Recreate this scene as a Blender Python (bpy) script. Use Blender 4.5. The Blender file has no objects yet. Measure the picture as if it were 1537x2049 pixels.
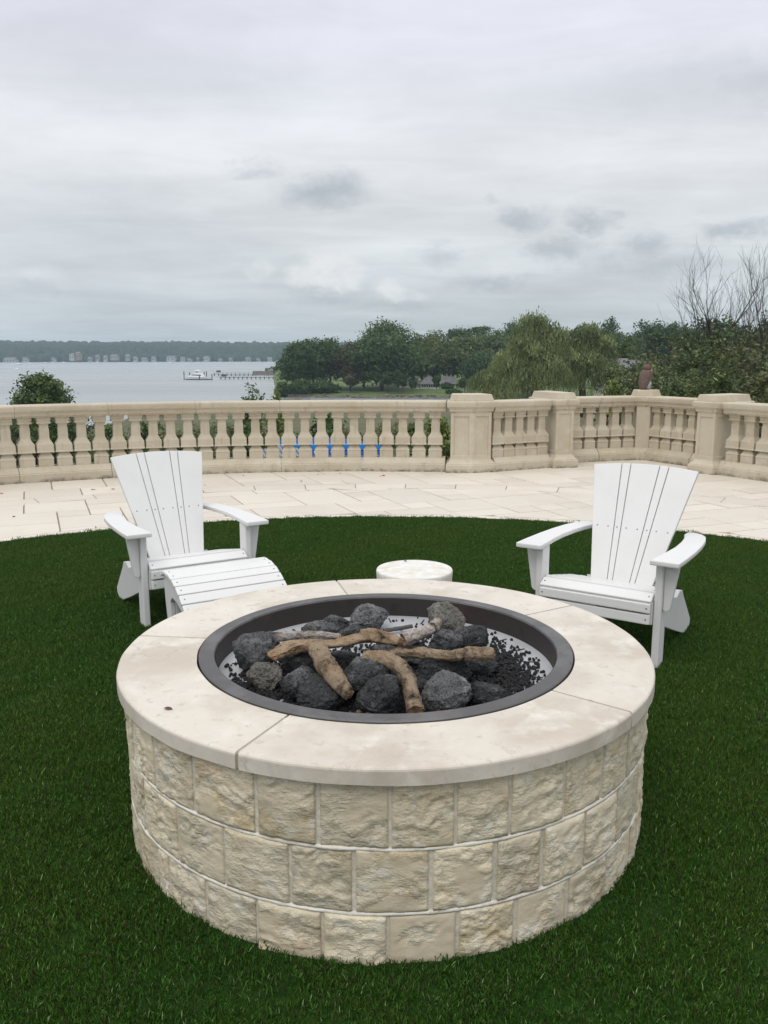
import bpy, bmesh, math, random
import numpy as np
from mathutils import Vector, Matrix, noise
R = math.radians
SC = bpy.context.scene
COL = SC.collection
RNG = random.Random(7)

# ------------------------------------------------------------------ camera, sky, sun, exposure
CAM_H, PITCH, FPX = 1.56, 10.546, 1700.0
cam = bpy.data.objects.new('camera', bpy.data.cameras.new('camera'))
COL.objects.link(cam); SC.camera = cam
cam.location = (0, 0, CAM_H)
cam.rotation_euler = (R(90 - PITCH), 0, 0)
cam.data.sensor_width = 36.0
cam.data.lens = FPX / 2049 * 36.0
cam.data.clip_start, cam.data.clip_end = 0.05, 12000
SC.view_settings.view_transform = 'Standard'
SC.view_settings.look = 'None'
SC.view_settings.gamma = 1.0
SC.view_settings.exposure = 0.0
SC.view_settings.use_curve_mapping = False
SC.cycles.max_bounces = 8
SC.cycles.transparent_max_bounces = 12
SC.cycles.volume_bounces = 1

def at(px, py, dist):
    """a sight line of the 1537 x 2049 photograph turned into the place at that forward distance"""
    c, s = math.cos(R(PITCH)), math.sin(R(PITCH))
    a, b = (px - 768.5) / FPX, (1024.5 - py) / FPX
    d = Vector((a, c + b * s, -s + b * c))
    return Vector((0, 0, CAM_H)) + d * (dist / d.y)

def lin(r, g, b):
    f = lambda v: v / 12.92 if v <= .04045 else ((v + .055) / 1.055) ** 2.4
    return (f(r / 255), f(g / 255), f(b / 255))

class NT:
    """tiny node-tree writer"""
    def __init__(s, tree): s.t = tree; s.n = tree.nodes; s.l = tree.links
    def node(s, typ, **kw):
        n = s.n.new(typ)
        for k, v in kw.items(): setattr(n, k, v)
        return n
    def put(s, sock, v):
        if v is None: return
        if isinstance(v, bpy.types.NodeSocket): s.l.new(v, sock)
        else:
            if sock.type == 'RGBA' and not isinstance(v, (int, float)) and len(v) == 3: v = (*v, 1)
            sock.default_value = v
    def math(s, op, a, b=None, c=None, clamp=False):
        n = s.node('ShaderNodeMath', operation=op, use_clamp=clamp)
        for i, v in enumerate((a, b, c)): s.put(n.inputs[i], v)
        return n.outputs[0]
    def mix(s, f, a, b, blend='MIX'):
        n = s.node('ShaderNodeMix', data_type='RGBA', blend_type=blend)
        s.put(n.inputs[0], f); s.put(n.inputs[6], a); s.put(n.inputs[7], b)
        return n.outputs[2]
    def noise(s, vec, scale, detail=4, rough=.55, dist=0.0, out=0):
        n = s.node('ShaderNodeTexNoise')
        s.put(n.inputs['Vector'], vec)
        n.inputs['Scale'].default_value = scale; n.inputs['Detail'].default_value = detail
        n.inputs['Roughness'].default_value = rough; n.inputs['Distortion'].default_value = dist
        return n.outputs[out]
    def ramp(s, f, stops, interp='LINEAR'):
        n = s.node('ShaderNodeValToRGB'); s.put(n.inputs[0], f)
        e = n.color_ramp.elements; n.color_ramp.interpolation = interp
        while len(e) < len(stops): e.new(.5)
        for el, (p, c) in zip(e, stops):
            el.position = p
            el.color = (*c, 1) if not isinstance(c, (int, float)) else (c, c, c, 1)
        return n.outputs[0]
    def range(s, v, a, b, c=0.0, d=1.0, smooth=True):
        n = s.node('ShaderNodeMapRange', interpolation_type='SMOOTHSTEP' if smooth else 'LINEAR')
        for i, x in enumerate((v, a, b, c, d)): s.put(n.inputs[i], x)
        return n.outputs[0]
    def scale_vec(s, vec, sc):
        n = s.node('ShaderNodeMapping'); s.put(n.inputs[0], vec); n.inputs['Scale'].default_value = sc
        return n.outputs[0]

SUN_EL, SUN_AZ = 60.0, 205.0       # elevation; azimuth from straight ahead, to the right positive
world = bpy.data.worlds.new('World'); SC.world = world; world.use_nodes = True
w = NT(world.node_tree); w.n.clear()
gen = w.node('ShaderNodeTexCoord').outputs['Generated']
sep = w.node('ShaderNodeSeparateXYZ'); w.put(sep.inputs[0], gen)
X, Y, Z = sep.outputs
Zc = w.math('MAXIMUM', Z, 0.0)
K = .5
base = w.ramp(Zc, [(0.0, tuple(v * K for v in lin(191, 199, 206))), (.06, tuple(v * K for v in lin(204, 211, 216))),
                   (.13, tuple(v * K for v in lin(226, 230, 233))), (.22, tuple(v * K for v in lin(235, 238, 242))),
                   (.34, tuple(v * K for v in lin(228, 230, 241))), (.62, (.47, .48, .50)), (1.0, (.66, .67, .685))])
den = w.math('ADD', Zc, .10)
cb = w.node('ShaderNodeCombineXYZ')
w.put(cb.inputs[0], w.math('DIVIDE', X, den)); w.put(cb.inputs[1], w.math('DIVIDE', Y, den)); w.put(cb.inputs[2], w.math('MULTIPLY', Z, 1.5))
n1 = w.noise(cb.outputs[0], .55, 5, .55, .35)
n2 = w.noise(w.scale_vec(cb.outputs[0], (.8, 1.5, 1)), 1.5, 8, .62, .7)
n3 = w.noise(w.scale_vec(gen, (3, 3, 9)), 1.3, 5, .55, .3)
tone = w.math('ADD', w.range(n1, .30, .70, -.10, .085), w.range(n2, .3, .7, -.05, .045))
tone = w.math('ADD', tone, w.range(n3, .3, .7, -.045, .04))
mul = w.math('ADD', 1.0, tone)
vs = w.node('ShaderNodeVectorMath', operation='SCALE'); w.put(vs.inputs[0], base); w.put(vs.inputs['Scale'], mul)
col = vs.outputs[0]
az = w.math('ARCTAN2', X, Y); el = w.math('ARCSINE', Z)
ew = w.noise(w.scale_vec(gen, (1, 1, 1.7)), 20.0, 9, .68, 0, 1)
es = w.node('ShaderNodeSeparateColor'); w.put(es.inputs[0], ew)
azd = w.math('ADD', az, w.math('MULTIPLY', w.math('SUBTRACT', es.outputs[0], .5), .105))
eld = w.math('ADD', el, w.math('MULTIPLY', w.math('SUBTRACT', es.outputs[1], .5), .060))
azs = w.math('ADD', az, w.math('MULTIPLY', w.math('SUBTRACT', es.outputs[0], .5), .045)); els = w.math('ADD', el, w.math('MULTIPLY', w.math('SUBTRACT', es.outputs[1], .5), .034))
def puff(px, py, rx, ry, soft, crisp=False):
    """one loose cloud of the deck at its bearing and height in the sky"""
    d = at(px, py, 100) - Vector((0, 0, CAM_H)); d.normalize()
    a0, e0 = math.atan2(d.x, d.y), math.asin(d.z)
    u = w.math('DIVIDE', w.math('SUBTRACT', azs if crisp else azd, a0), rx / FPX)
    v = w.math('DIVIDE', w.math('SUBTRACT', els if crisp else eld, e0), ry / FPX)
    q = w.math('SQRT', w.math('ADD', w.math('MULTIPLY', u, u), w.math('MULTIPLY', v, v)))
    return w.range(q, soft, 1.2, 1.0, 0.0)
def total(items, crisp=False):
    t = None
    for (px, py, rx, ry, k, soft) in items:
        m = w.math('MULTIPLY', puff(px, py, rx, ry, soft, crisp), k)
        t = m if t is None else w.math('MAXIMUM', t, m)
    return t
dark = total([(658, 388, 105, 44, .95, .0), (515, 342, 55, 18, .45, 0), (1048, 438, 62, 30, .75, 0), (985, 408, 22, 14, .3, 0), (1190, 443, 52, 30, .8, 0),
              (1120, 498, 75, 32, .8, 0), (1290, 492, 62, 34, .75, 0), (1335, 532, 110, 36, .6, 0), (1480, 452, 75, 24, .8, 0), (1225, 525, 60, 30, .5, 0),
              (880, 512, 70, 26, .5, 0), (985, 566, 80, 22, .6, 0), (655, 592, 95, 20, .5, 0), (800, 612, 80, 14, .35, 0), (1490, 165, 90, 60, .4, 0), (90, 575, 70, 18, .35, 0), (220, 470, 360, 130, .42, 0), (1330, 180, 360, 70, .30, 0), (400, 150, 330, 90, .18, 0), (350, 630, 460, 45, .22, 0)])
white = total([(655, 540, 62, 40, 1.0, .5), (690, 565, 40, 26, .95, .4), (600, 550, 34, 28, .9, .4), (782, 582, 36, 22, .9, .4), (830, 592, 40, 14, .5, .3), (520, 543, 36, 20, .7, .4), (92, 551, 60, 18, .55, 0),
               (1000, 535, 70, 24, .5, 0), (1110, 300, 110, 34, .6, 0), (930, 522, 40, 18, .5, 0), (700, 300, 200, 40, .25, 0)], True)
col = w.mix(w.math('MULTIPLY', dark, .8), col, tuple(v * K for v in lin(168, 177, 187)))
white = w.math('MULTIPLY', white, w.range(w.noise(w.scale_vec(gen, (1, 1, 1.5)), 34.0, 6, .62), .32, .62, .35, 1.0))
col = w.mix(w.math('MULTIPLY', white, .85), col, tuple(v * K for v in lin(238, 239, 240)))
sky = w.node('ShaderNodeTexSky'); sky.sky_type = 'NISHITA'; sky.sun_disc = False
sky.sun_elevation = R(SUN_EL); sky.sun_rotation = R(SUN_AZ)
cs = w.node('ShaderNodeVectorMath', operation='SCALE'); w.put(cs.inputs[0], col); cs.inputs['Scale'].default_value = 10 / K
full = w.mix(.04, cs.outputs[0], sky.outputs[0])
bg = w.node('ShaderNodeBackground'); w.put(bg.inputs[0], full); bg.inputs[1].default_value = .1
wo = w.node('ShaderNodeOutputWorld'); w.l.new(bg.outputs[0], wo.inputs[0])

sun = bpy.data.lights.new('sun', 'SUN'); sun.energy = 1.25; sun.angle = R(40); sun.color = (1, .965, .91)
so = bpy.data.objects.new('sun', sun); COL.objects.link(so)
sd = Vector((math.cos(R(SUN_EL)) * math.sin(R(SUN_AZ)), math.cos(R(SUN_EL)) * math.cos(R(SUN_AZ)), math.sin(R(SUN_EL))))
so.rotation_euler = sd.to_track_quat('Z', 'Y').to_euler(); so.location = (0, 0, 40)

# ------------------------------------------------------------------ mesh helpers
class MB:
    def __init__(s): s.v = []; s.f = []; s.c = None
    def add(s, vs, fs):
        o = len(s.v); s.v.extend([tuple(p) for p in vs]); s.f.extend([tuple(i + o for i in f) for f in fs]); return s
    def box(s, c, d, rz=0.0, M=None):
        x, y, z = (k / 2 for k in d); pts = []
        for dz in (-z, z):
            for dx, dy in ((-x, -y), (x, -y), (x, y), (-x, y)): pts.append(Vector((dx, dy, dz)))
        m = M if M is not None else Matrix.Rotation(rz, 3, 'Z')
        pts = [m @ p + Vector(c) for p in pts]
        return s.add(pts, [(3, 2, 1, 0), (4, 5, 6, 7), (0, 1, 5, 4), (1, 2, 6, 5), (2, 3, 7, 6), (3, 0, 4, 7)])
    def slab(s, lo, hi):
        """two matching outlines joined into a closed solid"""
        n = len(lo)
        return s.add(list(lo) + list(hi), [tuple(reversed(range(n))), tuple(range(n, 2 * n))] + [(i, (i + 1) % n, n + (i + 1) % n, n + i) for i in range(n)])
    def rings(s, rs, cap=True):
        n = len(rs[0]); fs = []
        for k in range(len(rs) - 1):
            for i in range(n):
                j = (i + 1) % n; fs.append((k * n + i, k * n + j, (k + 1) * n + j, (k + 1) * n + i))
        if cap: fs += [tuple(reversed(range(n))), tuple(range((len(rs) - 1) * n, len(rs) * n))]
        return s.add([p for r in rs for p in r], fs)
    def lathe(s, prof, c=(0, 0), seg=48, cap=True):
        return s.rings([[(c[0] + r * math.cos(2 * math.pi * i / seg), c[1] + r * math.sin(2 * math.pi * i / seg), z) for i in range(seg)] for r, z in prof], cap)
    def tube(s, pts, rad, seg=8, cap=True):
        rs = []; up = Vector((.13, .21, .97))
        for i, p in enumerate(pts):
            p = Vector(p); a = Vector(pts[max(i - 1, 0)]); b = Vector(pts[min(i + 1, len(pts) - 1)])
            t = (b - a).normalized(); u = t.cross(up)
            if u.length < .05: u = t.cross(Vector((1, 0, 0)))
            u.normalize(); v = t.cross(u); r = rad[i] if hasattr(rad, '__len__') else rad
            rs.append([p + (u * math.cos(2 * math.pi * k / seg) + v * math.sin(2 * math.pi * k / seg)) * r for k in range(seg)])
        return s.rings([[q for q in reversed(r)] for r in rs], cap)
    def sweep(s, prof, path, closed=False):
        """profile of (offset to the right-hand side, z) along a 2D path"""
        rs = []; P = [Vector(p) for p in path]
        for i, p in enumerate(P):
            t = (P[min(i + 1, len(P) - 1)] - P[max(i - 1, 0)]).normalized(); nrm = Vector((t.y, -t.x))
            rs.append([(p.x + nrm.x * o, p.y + nrm.y * o, z) for o, z in prof])
        return s.rings(rs, True)
    def stack(s, poly, prof):
        """closed outline grown outwards by each (offset, z) of the profile"""
        rs = []
        for o, z in prof: rs.append([(q[0], q[1], z) for q in grow(poly, o)])
        return s.rings(rs, True)
    def build(s, name, mat, parent=None, origin=None, smooth=False, bevel=0.0, seg=2, local=False):
        me = bpy.data.meshes.new(name); me.from_pydata([tuple(p) for p in s.v], [], s.f); me.update()
        if bevel:
            bm = bmesh.new(); bm.from_mesh(me)
            bmesh.ops.recalc_face_normals(bm, faces=bm.faces)
            es = [e for e in bm.edges if len(e.link_faces) == 2 and e.calc_face_angle(0) > .5]
            bmesh.ops.bevel(bm, geom=es, offset=bevel, segments=seg, profile=.6, affect='EDGES', clamp_overlap=True)
            bm.to_mesh(me); bm.free()
        return link(name, me, mat, parent, origin, smooth, local)

def grow(poly, o):
    n = len(poly); out = []
    for i in range(n):
        a, b, c = Vector(poly[i - 1]), Vector(poly[i]), Vector(poly[(i + 1) % n])
        e1 = (b - a).normalized(); e2 = (c - b).normalized()
        n1 = Vector((e1.y, -e1.x)); n2 = Vector((e2.y, -e2.x)); m = (n1 + n2); m = m / max(m.dot(n1), .2)
        q = b + m * o; out.append((q.x, q.y))
    return out

def link(name, me, mat, parent=None, origin=None, smooth=False, local=False):
    o = bpy.data.objects.new(name, me); COL.objects.link(o)
    if mat is not None and not me.materials: me.materials.append(mat)
    off = Vector((0, 0, 0))
    if parent is not None and not local:
        p = parent
        while p is not None: off += p.location; p = p.parent
    elif origin is not None: off = Vector(origin); o.location = off
    if off.length: me.transform(Matrix.Translation(-off))
    if parent is not None: o.parent = parent
    if smooth: me.shade_smooth()
    return o

def tag(o, label=None, cat=None, group=None, kind=None):
    if label: o['label'] = label
    if cat: o['category'] = cat
    if group: o['group'] = group
    if kind: o['kind'] = kind
    return o

def thing(name, label, cat, loc=(0, 0, 0), rz=0.0, group=None):
    o = bpy.data.objects.new(name, None); COL.objects.link(o); o.empty_display_size = .1
    o.location = loc; o.rotation_euler = (0, 0, rz)
    return tag(o, label, cat, group)

def copy_tree(o, parent=None):
    c = o.copy(); COL.objects.link(c)
    if parent is not None: c.parent = parent
    for ch in list(o.children): copy_tree(ch, c)
    return c

def part(name, me, parent, M=None):
    """another child that shares mesh data with its siblings"""
    o = bpy.data.objects.new(name, me); COL.objects.link(o); o.parent = parent
    if M is not None: o.matrix_local = M
    return o

def fbm(p, s, oct=4, H=1.0):
    return noise.fractal(Vector(p) * s, H, 2.0, oct)

# ------------------------------------------------------------------ materials
def mat(name, base, rough=.7, spots=(), bump=(), rnd=0.0, spec=.5, metal=0.0, coord='Object', trans=0.0, extra=None):
    """spots: (scale, colour, low, high[, stretch]); bump: (scale, strength, distance[, stretch])"""
    m = bpy.data.materials.new(name); m.use_nodes = True; t = NT(m.node_tree); t.n.clear()
    out = t.node('ShaderNodeOutputMaterial'); b = t.node('ShaderNodeBsdfPrincipled')
    vec = t.node('ShaderNodeTexCoord').outputs[coord]
    c = None
    oi = t.node('ShaderNodeObjectInfo')
    ov = t.node('ShaderNodeVectorMath', operation='SCALE'); t.put(ov.inputs[0], (17.3, 5.1, 9.7)); t.put(ov.inputs['Scale'], oi.outputs['Random'])
    av = t.node('ShaderNodeVectorMath', operation='ADD'); t.put(av.inputs[0], vec); t.put(av.inputs[1], ov.outputs[0])
    pv = av.outputs[0] if rnd else vec
    c = base
    for sp in spots:
        v = pv if len(sp) < 5 else t.scale_vec(pv, sp[4])
        f = t.range(t.noise(v, sp[0], 5, .6, .3), sp[2], sp[3])
        c = t.mix(f, c, sp[1])
    if rnd:
        hv = t.node('ShaderNodeHueSaturation')
        t.put(hv.inputs['Value'], t.range(oi.outputs['Random'], 0, 1, 1 - rnd, 1 + rnd, False))
        t.put(hv.inputs['Color'], c); c = hv.outputs[0]
    if extra: c = extra(t, c, pv, oi)
    t.put(b.inputs['Base Color'], c); b.inputs['Roughness'].default_value = rough
    b.inputs['Specular IOR Level'].default_value = spec; b.inputs['Metallic'].default_value = metal
    prev = None
    for bp in bump:
        v = pv if len(bp) < 4 else t.scale_vec(pv, bp[3])
        n = t.node('ShaderNodeBump'); n.inputs['Strength'].default_value = bp[1]; n.inputs['Distance'].default_value = bp[2]
        t.put(n.inputs['Height'], t.noise(v, bp[0], 6, .62, .2))
        if prev: t.put(n.inputs['Normal'], prev)
        prev = n.outputs[0]
    if prev: t.put(b.inputs['Normal'], prev)
    sh = b.outputs[0]
    if trans:
        tr = t.node('ShaderNodeBsdfTranslucent'); t.put(tr.inputs[0], c)
        mx = t.node('ShaderNodeMixShader'); mx.inputs[0].default_value = trans
        t.l.new(sh, mx.inputs[1]); t.l.new(tr.outputs[0], mx.inputs[2]); sh = mx.outputs[0]
    t.l.new(sh, out.inputs[0])
    return m

def leafmat(name, dark, light, tint=None, scale=.5):
    def ex(t, c, v, oi):
        g = t.node('ShaderNodeNewGeometry')
        c2 = t.mix(t.range(t.noise(v, scale, 3, .5), .35, .65), dark, light)
        at_ = t.node('ShaderNodeAttribute', attribute_name='shade')
        hv = t.node('ShaderNodeHueSaturation'); t.put(hv.inputs['Color'], c2)
        t.put(hv.inputs['Value'], t.range(at_.outputs['Fac'], 0, 1, .6, 1.45, False))
        t.put(hv.inputs['Hue'], t.range(at_.outputs['Fac'], 0, 1, .51, .485, False))
        c3 = hv.outputs[0]
        if tint: c3 = t.mix(t.math('GREATER_THAN', at_.outputs['Fac'], .93), c3, tint)
        return c3
    return mat(name, dark, .6, rnd=.12, spec=.25, trans=.25, extra=ex)

def cap_veins(t, c, v, oi):
    n = t.noise(v, 3.2, 8, .65, 1.2)
    f = t.range(t.math('ABSOLUTE', t.math('SUBTRACT', n, .5)), 0.0, .007, .5, 0.0)
    f = t.math('MULTIPLY', f, t.range(t.noise(v, 1.9, 3), .52, .66))
    return t.mix(f, c, (.24, .19, .14))
M = {}
M['coping'] = mat('coping_limestone', (.665, .61, .53), .55,
                  spots=((2.5, (.52, .455, .375), .40, .70), (7, (.72, .68, .61), .48, .75), (30, (.53, .465, .38), .57, .70)), bump=((60, .25, .002), (300, .15, .001)), rnd=.03, extra=cap_veins)
M['joint'] = mat('mortar_joint', (.47, .43, .36), .9, spots=((30, (.35, .31, .25), .5, .7),), bump=((150, .5, .003),))
def ripple(t, c, v, oi):
    n = t.noise(t.scale_vec(v, (1, 1, 2.6)), 7.0, 3, .5, 1.5)
    return t.mix(t.range(n, .46, .66, 0, .75), c, (.56, .47, .33))
def stone_mat():
    m = mat('split_limestone', (.72, .64, .475), .85,
            spots=((5, (.56, .455, .28), .46, .68), (3, (.70, .55, .38), .56, .72), (16, (.74, .69, .58), .50, .70), (11, (.52, .42, .27), .61, .75), (42, (.46, .385, .26), .60, .72), (110, (.78, .74, .66), .58, .72)),
            bump=((24, .7, .013, (1, 1, 2.4)), (70, .8, .006, (1, 1, 1.6)), (200, .7, .003)), rnd=.12)
    return m
M['stone'] = stone_mat()
ts_ = NT(M['stone'].node_tree); fa_ = ts_.node('ShaderNodeAttribute', attribute_name='flat').outputs['Fac']
for n_ in list(ts_.n):
    if n_.bl_idname == 'ShaderNodeBump': ts_.put(n_.inputs['Strength'], ts_.range(fa_, 0, 1, n_.inputs['Strength'].default_value, n_.inputs['Strength'].default_value * .18, False))
wv_ = ts_.node('ShaderNodeTexWave', wave_type='BANDS', bands_direction='Z', wave_profile='SAW')
ts_.put(wv_.inputs['Vector'], ts_.scale_vec(ts_.node('ShaderNodeTexCoord').outputs['Object'], (1, 1, 1))); wv_.inputs['Scale'].default_value = 9.0; wv_.inputs['Distortion'].default_value = 9.0; wv_.inputs['Detail'].default_value = 4.0; wv_.inputs['Detail Scale'].default_value = 1.6
wb_ = ts_.node('ShaderNodeBump'); wb_.inputs['Distance'].default_value = .006; ts_.put(wb_.inputs['Height'], wv_.outputs['Fac'])
pb_ = ts_.n['Principled BSDF']; nl_ = pb_.inputs['Normal'].links[0].from_socket; ts_.l.new(nl_, wb_.inputs['Normal']); ts_.l.new(wb_.outputs[0], pb_.inputs['Normal'])
ts_.put(wb_.inputs['Strength'], ts_.math('MULTIPLY', ts_.range(fa_, 0, 1, .75, .1, False), ts_.range(ts_.noise(ts_.node('ShaderNodeTexCoord').outputs['Object'], 5.0, 3), .40, .58)))
c0_ = pb_.inputs['Base Color'].links[0].from_socket
ts_.put(pb_.inputs['Base Color'], ts_.mix(ts_.math('MULTIPLY', fa_, .8), c0_, (.60, .51, .37)))
M['mortar'] = mat('pale_mortar', (.68, .63, .52), .9, spots=((12, (.60, .55, .45), .40, .62), (40, (.74, .72, .66), .55, .7)), bump=((60, .7, .006), (220, .4, .002)))
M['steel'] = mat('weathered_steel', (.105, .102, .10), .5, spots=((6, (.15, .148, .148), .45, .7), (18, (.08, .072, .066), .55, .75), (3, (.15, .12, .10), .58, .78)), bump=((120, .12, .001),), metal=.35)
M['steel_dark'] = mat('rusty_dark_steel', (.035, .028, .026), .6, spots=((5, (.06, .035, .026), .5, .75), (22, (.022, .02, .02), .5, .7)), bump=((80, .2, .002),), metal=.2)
M['pan'] = mat('grey_burner_pan', (.46, .47, .49), .5, spots=((4, (.36, .36, .37), .45, .75), (25, (.28, .28, .28), .62, .78)), bump=((90, .08, .001),), metal=.1)
M['black'] = mat('black_slot', (.012, .012, .012), .7)
def lava(name, base, hi):
    def ex(t, c, v, oi):
        vor = t.node('ShaderNodeTexVoronoi'); t.put(vor.inputs['Vector'], v); vor.inputs['Scale'].default_value = 130
        f = t.range(vor.outputs['Distance'], .12, .42)
        c = t.mix(f, tuple(k * .3 for k in base), c)
        g = t.node('ShaderNodeNewGeometry'); 
        return c
    return mat(name, base, .92, spots=((14, hi, .45, .75), (60, tuple(k * .45 for k in base), .5, .68), (170, hi, .6, .72)), bump=((60, 1.0, .018), (190, 1.0, .008)), rnd=.22, spec=.25, extra=ex)
M['lava_dark'] = lava('dark_lava_rock', (.066, .068, .07), (.24, .245, .25))
M['lava_grey'] = lava('grey_lava_rock', (.15, .153, .155), (.33, .335, .335))
M['lava_pale'] = lava('pale_lava_rock', (.24, .225, .195), (.38, .365, .33))
M['gravel'] = mat('black_lava_gravel', (.020, .020, .021), .85, spots=((60, (.04, .04, .042), .5, .7),), bump=((300, .6, .003),), spec=.3)
def charred(tan, mid, amount):
    def ex(t, c, v, oi):
        n = t.noise(t.scale_vec(v, (1, 1, 1)), 9, 5, .65, .6)
        c = t.mix(t.range(n, amount - .07, amount + .1), c, (.022, .017, .014))
        n2 = t.noise(v, 55, 4, .6, .8)
        return t.mix(t.range(n2, .56, .70, 0, .75), c, (.06, .035, .02))
    return mat('driftwood_log', tan, .85, spots=((16, mid, .42, .66), (7, (.33, .20, .11), .55, .75)), bump=((38, 1.0, .02, (1, 1, 1)), (110, 1.0, .008), (260, .6, .003)), rnd=.06, spec=.2, extra=ex)
M['log_tan'] = charred((.43, .315, .205), (.31, .21, .125), .61)
M['log_bark'] = charred((.37, .285, .195), (.18, .125, .08), .54)
M['log_ash'] = charred((.50, .45, .42), (.30, .235, .19), .57)
M['log_end'] = mat('cut_wood_end', (.33, .20, .11), .8, spots=((60, (.16, .09, .05), .42, .62), (20, (.05, .035, .025), .56, .7)), bump=((120, .5, .003),))
M['stick'] = mat('burnt_stick', (.09, .085, .08), .9, bump=((90, .7, .004),))
M['white'] = mat('white_poly_lumber', (.725, .72, .71), .38, spots=((2.2, (.695, .69, .68), .45, .7),), bump=((25, .05, .002, (1, 1, .15)), (350, .05, .0008)), spec=.45)
M['screw'] = mat('screw_head', (.22, .22, .22), .4, metal=.6)
M['drum'] = mat('white_cast_stone', (.70, .68, .62), .55, spots=((5, (.64, .585, .47), .44, .68), (22, (.80, .79, .77), .4, .7)), bump=((120, .12, .001),))
def grime(t, c, v, oi):
    g = t.node('ShaderNodeNewGeometry'); sp = t.node('ShaderNodeSeparateXYZ'); t.put(sp.inputs[0], g.outputs['Position'])
    n = t.noise(g.outputs['Position'], 5.0, 6, .65, .4); nf = t.noise(g.outputs['Position'], 19, 5, .65, .2)
    low = t.range(t.math('ADD', sp.outputs[2], t.math('MULTIPLY', n, -.16)), -.10, -.022, 1, 0)
    c = t.mix(t.math('MULTIPLY', low, t.range(nf, .34, .62, .15, .95)), c, (.085, .07, .05))
    st = t.noise(t.scale_vec(g.outputs['Position'], (9, 9, 1.1)), 1.6, 5, .6)
    c = t.mix(t.range(st, .56, .76, 0, .5), c, (.30, .24, .165))
    jt = t.math('MULTIPLY', t.range(sp.outputs[2], .775, .80), t.range(sp.outputs[2], .80, .825, 1, 0))
    return t.mix(t.math('MULTIPLY', jt, t.range(nf, .5, .68, 0, .6)), c, (.13, .10, .07))
M['cast'] = mat('cast_limestone', (.53, .475, .37), .85, spots=((1.6, (.465, .40, .295), .42, .7), (7, (.57, .515, .41), .5, .75), (45, (.42, .37, .285), .58, .75)), bump=((140, .3, .002), (40, .15, .003)), rnd=.035, extra=grime)
M['paver'] = mat('limestone_paver', (.66, .605, .525), .6, spots=((.8, (.60, .54, .455), .4, .7), (4, (.65, .60, .535), .5, .75), (26, (.52, .455, .38), .6, .75)), bump=((70, .2, .002), (9, .12, .004)), rnd=.06)
M['paver_joint'] = mat('sandy_paving_joint', (.30, .245, .18), .95, spots=((6, (.19, .15, .105), .45, .65), (30, (.40, .33, .25), .55, .7)), bump=((90, .5, .003),))
M['turf_base'] = mat('dark_turf_backing', (.012, .036, .006), 1.0, spec=.05, spots=((30, (.024, .055, .012), .4, .7),))
def blade_ex(t, c, v, oi):
    a = t.node('ShaderNodeAttribute', attribute_name='shade').outputs['Fac']
    g = t.node('ShaderNodeNewGeometry')
    big = t.noise(g.outputs['Position'], 1.1, 3, .5)
    c = t.mix(t.range(a, 0, .75, 0, 1, False), (.020, .064, .008), (.056, .142, .019))
    c = t.mix(t.range(big, .35, .68), c, t.mix(a, (.039, .084, .010), (.080, .160, .021)))
    c = t.mix(t.math('GREATER_THAN', a, .955), c, (.22, .34, .12))  # scattered pale blades: highlight sheen painted into the blade colour
    return t.mix(t.math('LESS_THAN', a, .07), c, (.055, .042, .02))
M['blade'] = mat('turf_blade', (.03, .07, .015), .55, spec=.22, trans=.2, extra=blade_ex)
M['bark'] = mat('grey_brown_bark', (.085, .068, .052), .95, spots=((6, (.05, .04, .032), .45, .7),), bump=((20, .7, .03, (1, 1, .3)),))
M['twig'] = mat('dark_twig', (.045, .037, .031), .95, bump=((60, .5, .004),))

# ------------------------------------------------------------------ lawn, turf
PC = Vector((0.006, 2.83))          # centre of the fire pit and of the round lawn
mb = MB().lathe([(5.29, -.05), (5.29, .002)], PC, 128)
tag(mb.build('lawn', M['turf_base'], origin=(PC.x, PC.y, 0)), 'round lawn of dark green turf under the fire pit and chairs', kind='structure')

def tuft():
    rng = random.Random(3); vs, fs, sh = [], [], []
    for i in range(72):
        r = .062 * math.sqrt(rng.random()); a = rng.random() * 6.283
        x, y = r * math.cos(a), r * math.sin(a); h = rng.uniform(.008, .018); wd = rng.uniform(.0011, .0019)
        d = rng.random() * 6.283; ln = rng.uniform(.1, .9) * h; f = rng.random() * 6.283
        dx, dy = math.cos(d) * ln, math.sin(d) * ln; wx, wy = math.cos(f) * wd, math.sin(f) * wd
        o = len(vs)
        vs += [(x - wx, y - wy, 0), (x + wx, y + wy, 0), (x + dx * .4 - wx * .8, y + dy * .4 - wy * .8, h * .6), (x + dx * .4 + wx * .8, y + dy * .4 + wy * .8, h * .6), (x + dx, y + dy, h)]
        fs += [(o, o + 1, o + 3, o + 2), (o + 2, o + 3, o + 4)]
        s = rng.random(); sh += [s] * 5
    me = bpy.data.meshes.new('grass'); me.from_pydata(vs, [], fs)
    a = me.attributes.new('shade', 'FLOAT', 'POINT'); a.data.foreach_set('value', sh)
    me.materials.append(M['blade']); return me
grass = bpy.data.objects.new('grass', tuft()); COL.objects.link(grass); grass.location = (PC.x, PC.y, 0)
tag(grass, 'short dark green blades of the round lawn', kind='stuff')
ng = bpy.data.node_groups.new('turf', 'GeometryNodeTree')
ng.interface.new_socket('Geometry', in_out='INPUT', socket_type='NodeSocketGeometry')
ng.interface.new_socket('Geometry', in_out='OUTPUT', socket_type='NodeSocketGeometry')
g = NT(ng)
gi, go = g.node('NodeGroupInput'), g.node('NodeGroupOutput')
mc = g.node('GeometryNodeMeshCircle', fill_type='TRIANGLE_FAN'); mc.inputs['Vertices'].default_value = 128; mc.inputs['Radius'].default_value = 5.262
dp = g.node('GeometryNodeDistributePointsOnFaces'); dp.inputs['Density'].default_value = 1000; dp.inputs['Seed'].default_value = 4
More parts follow.
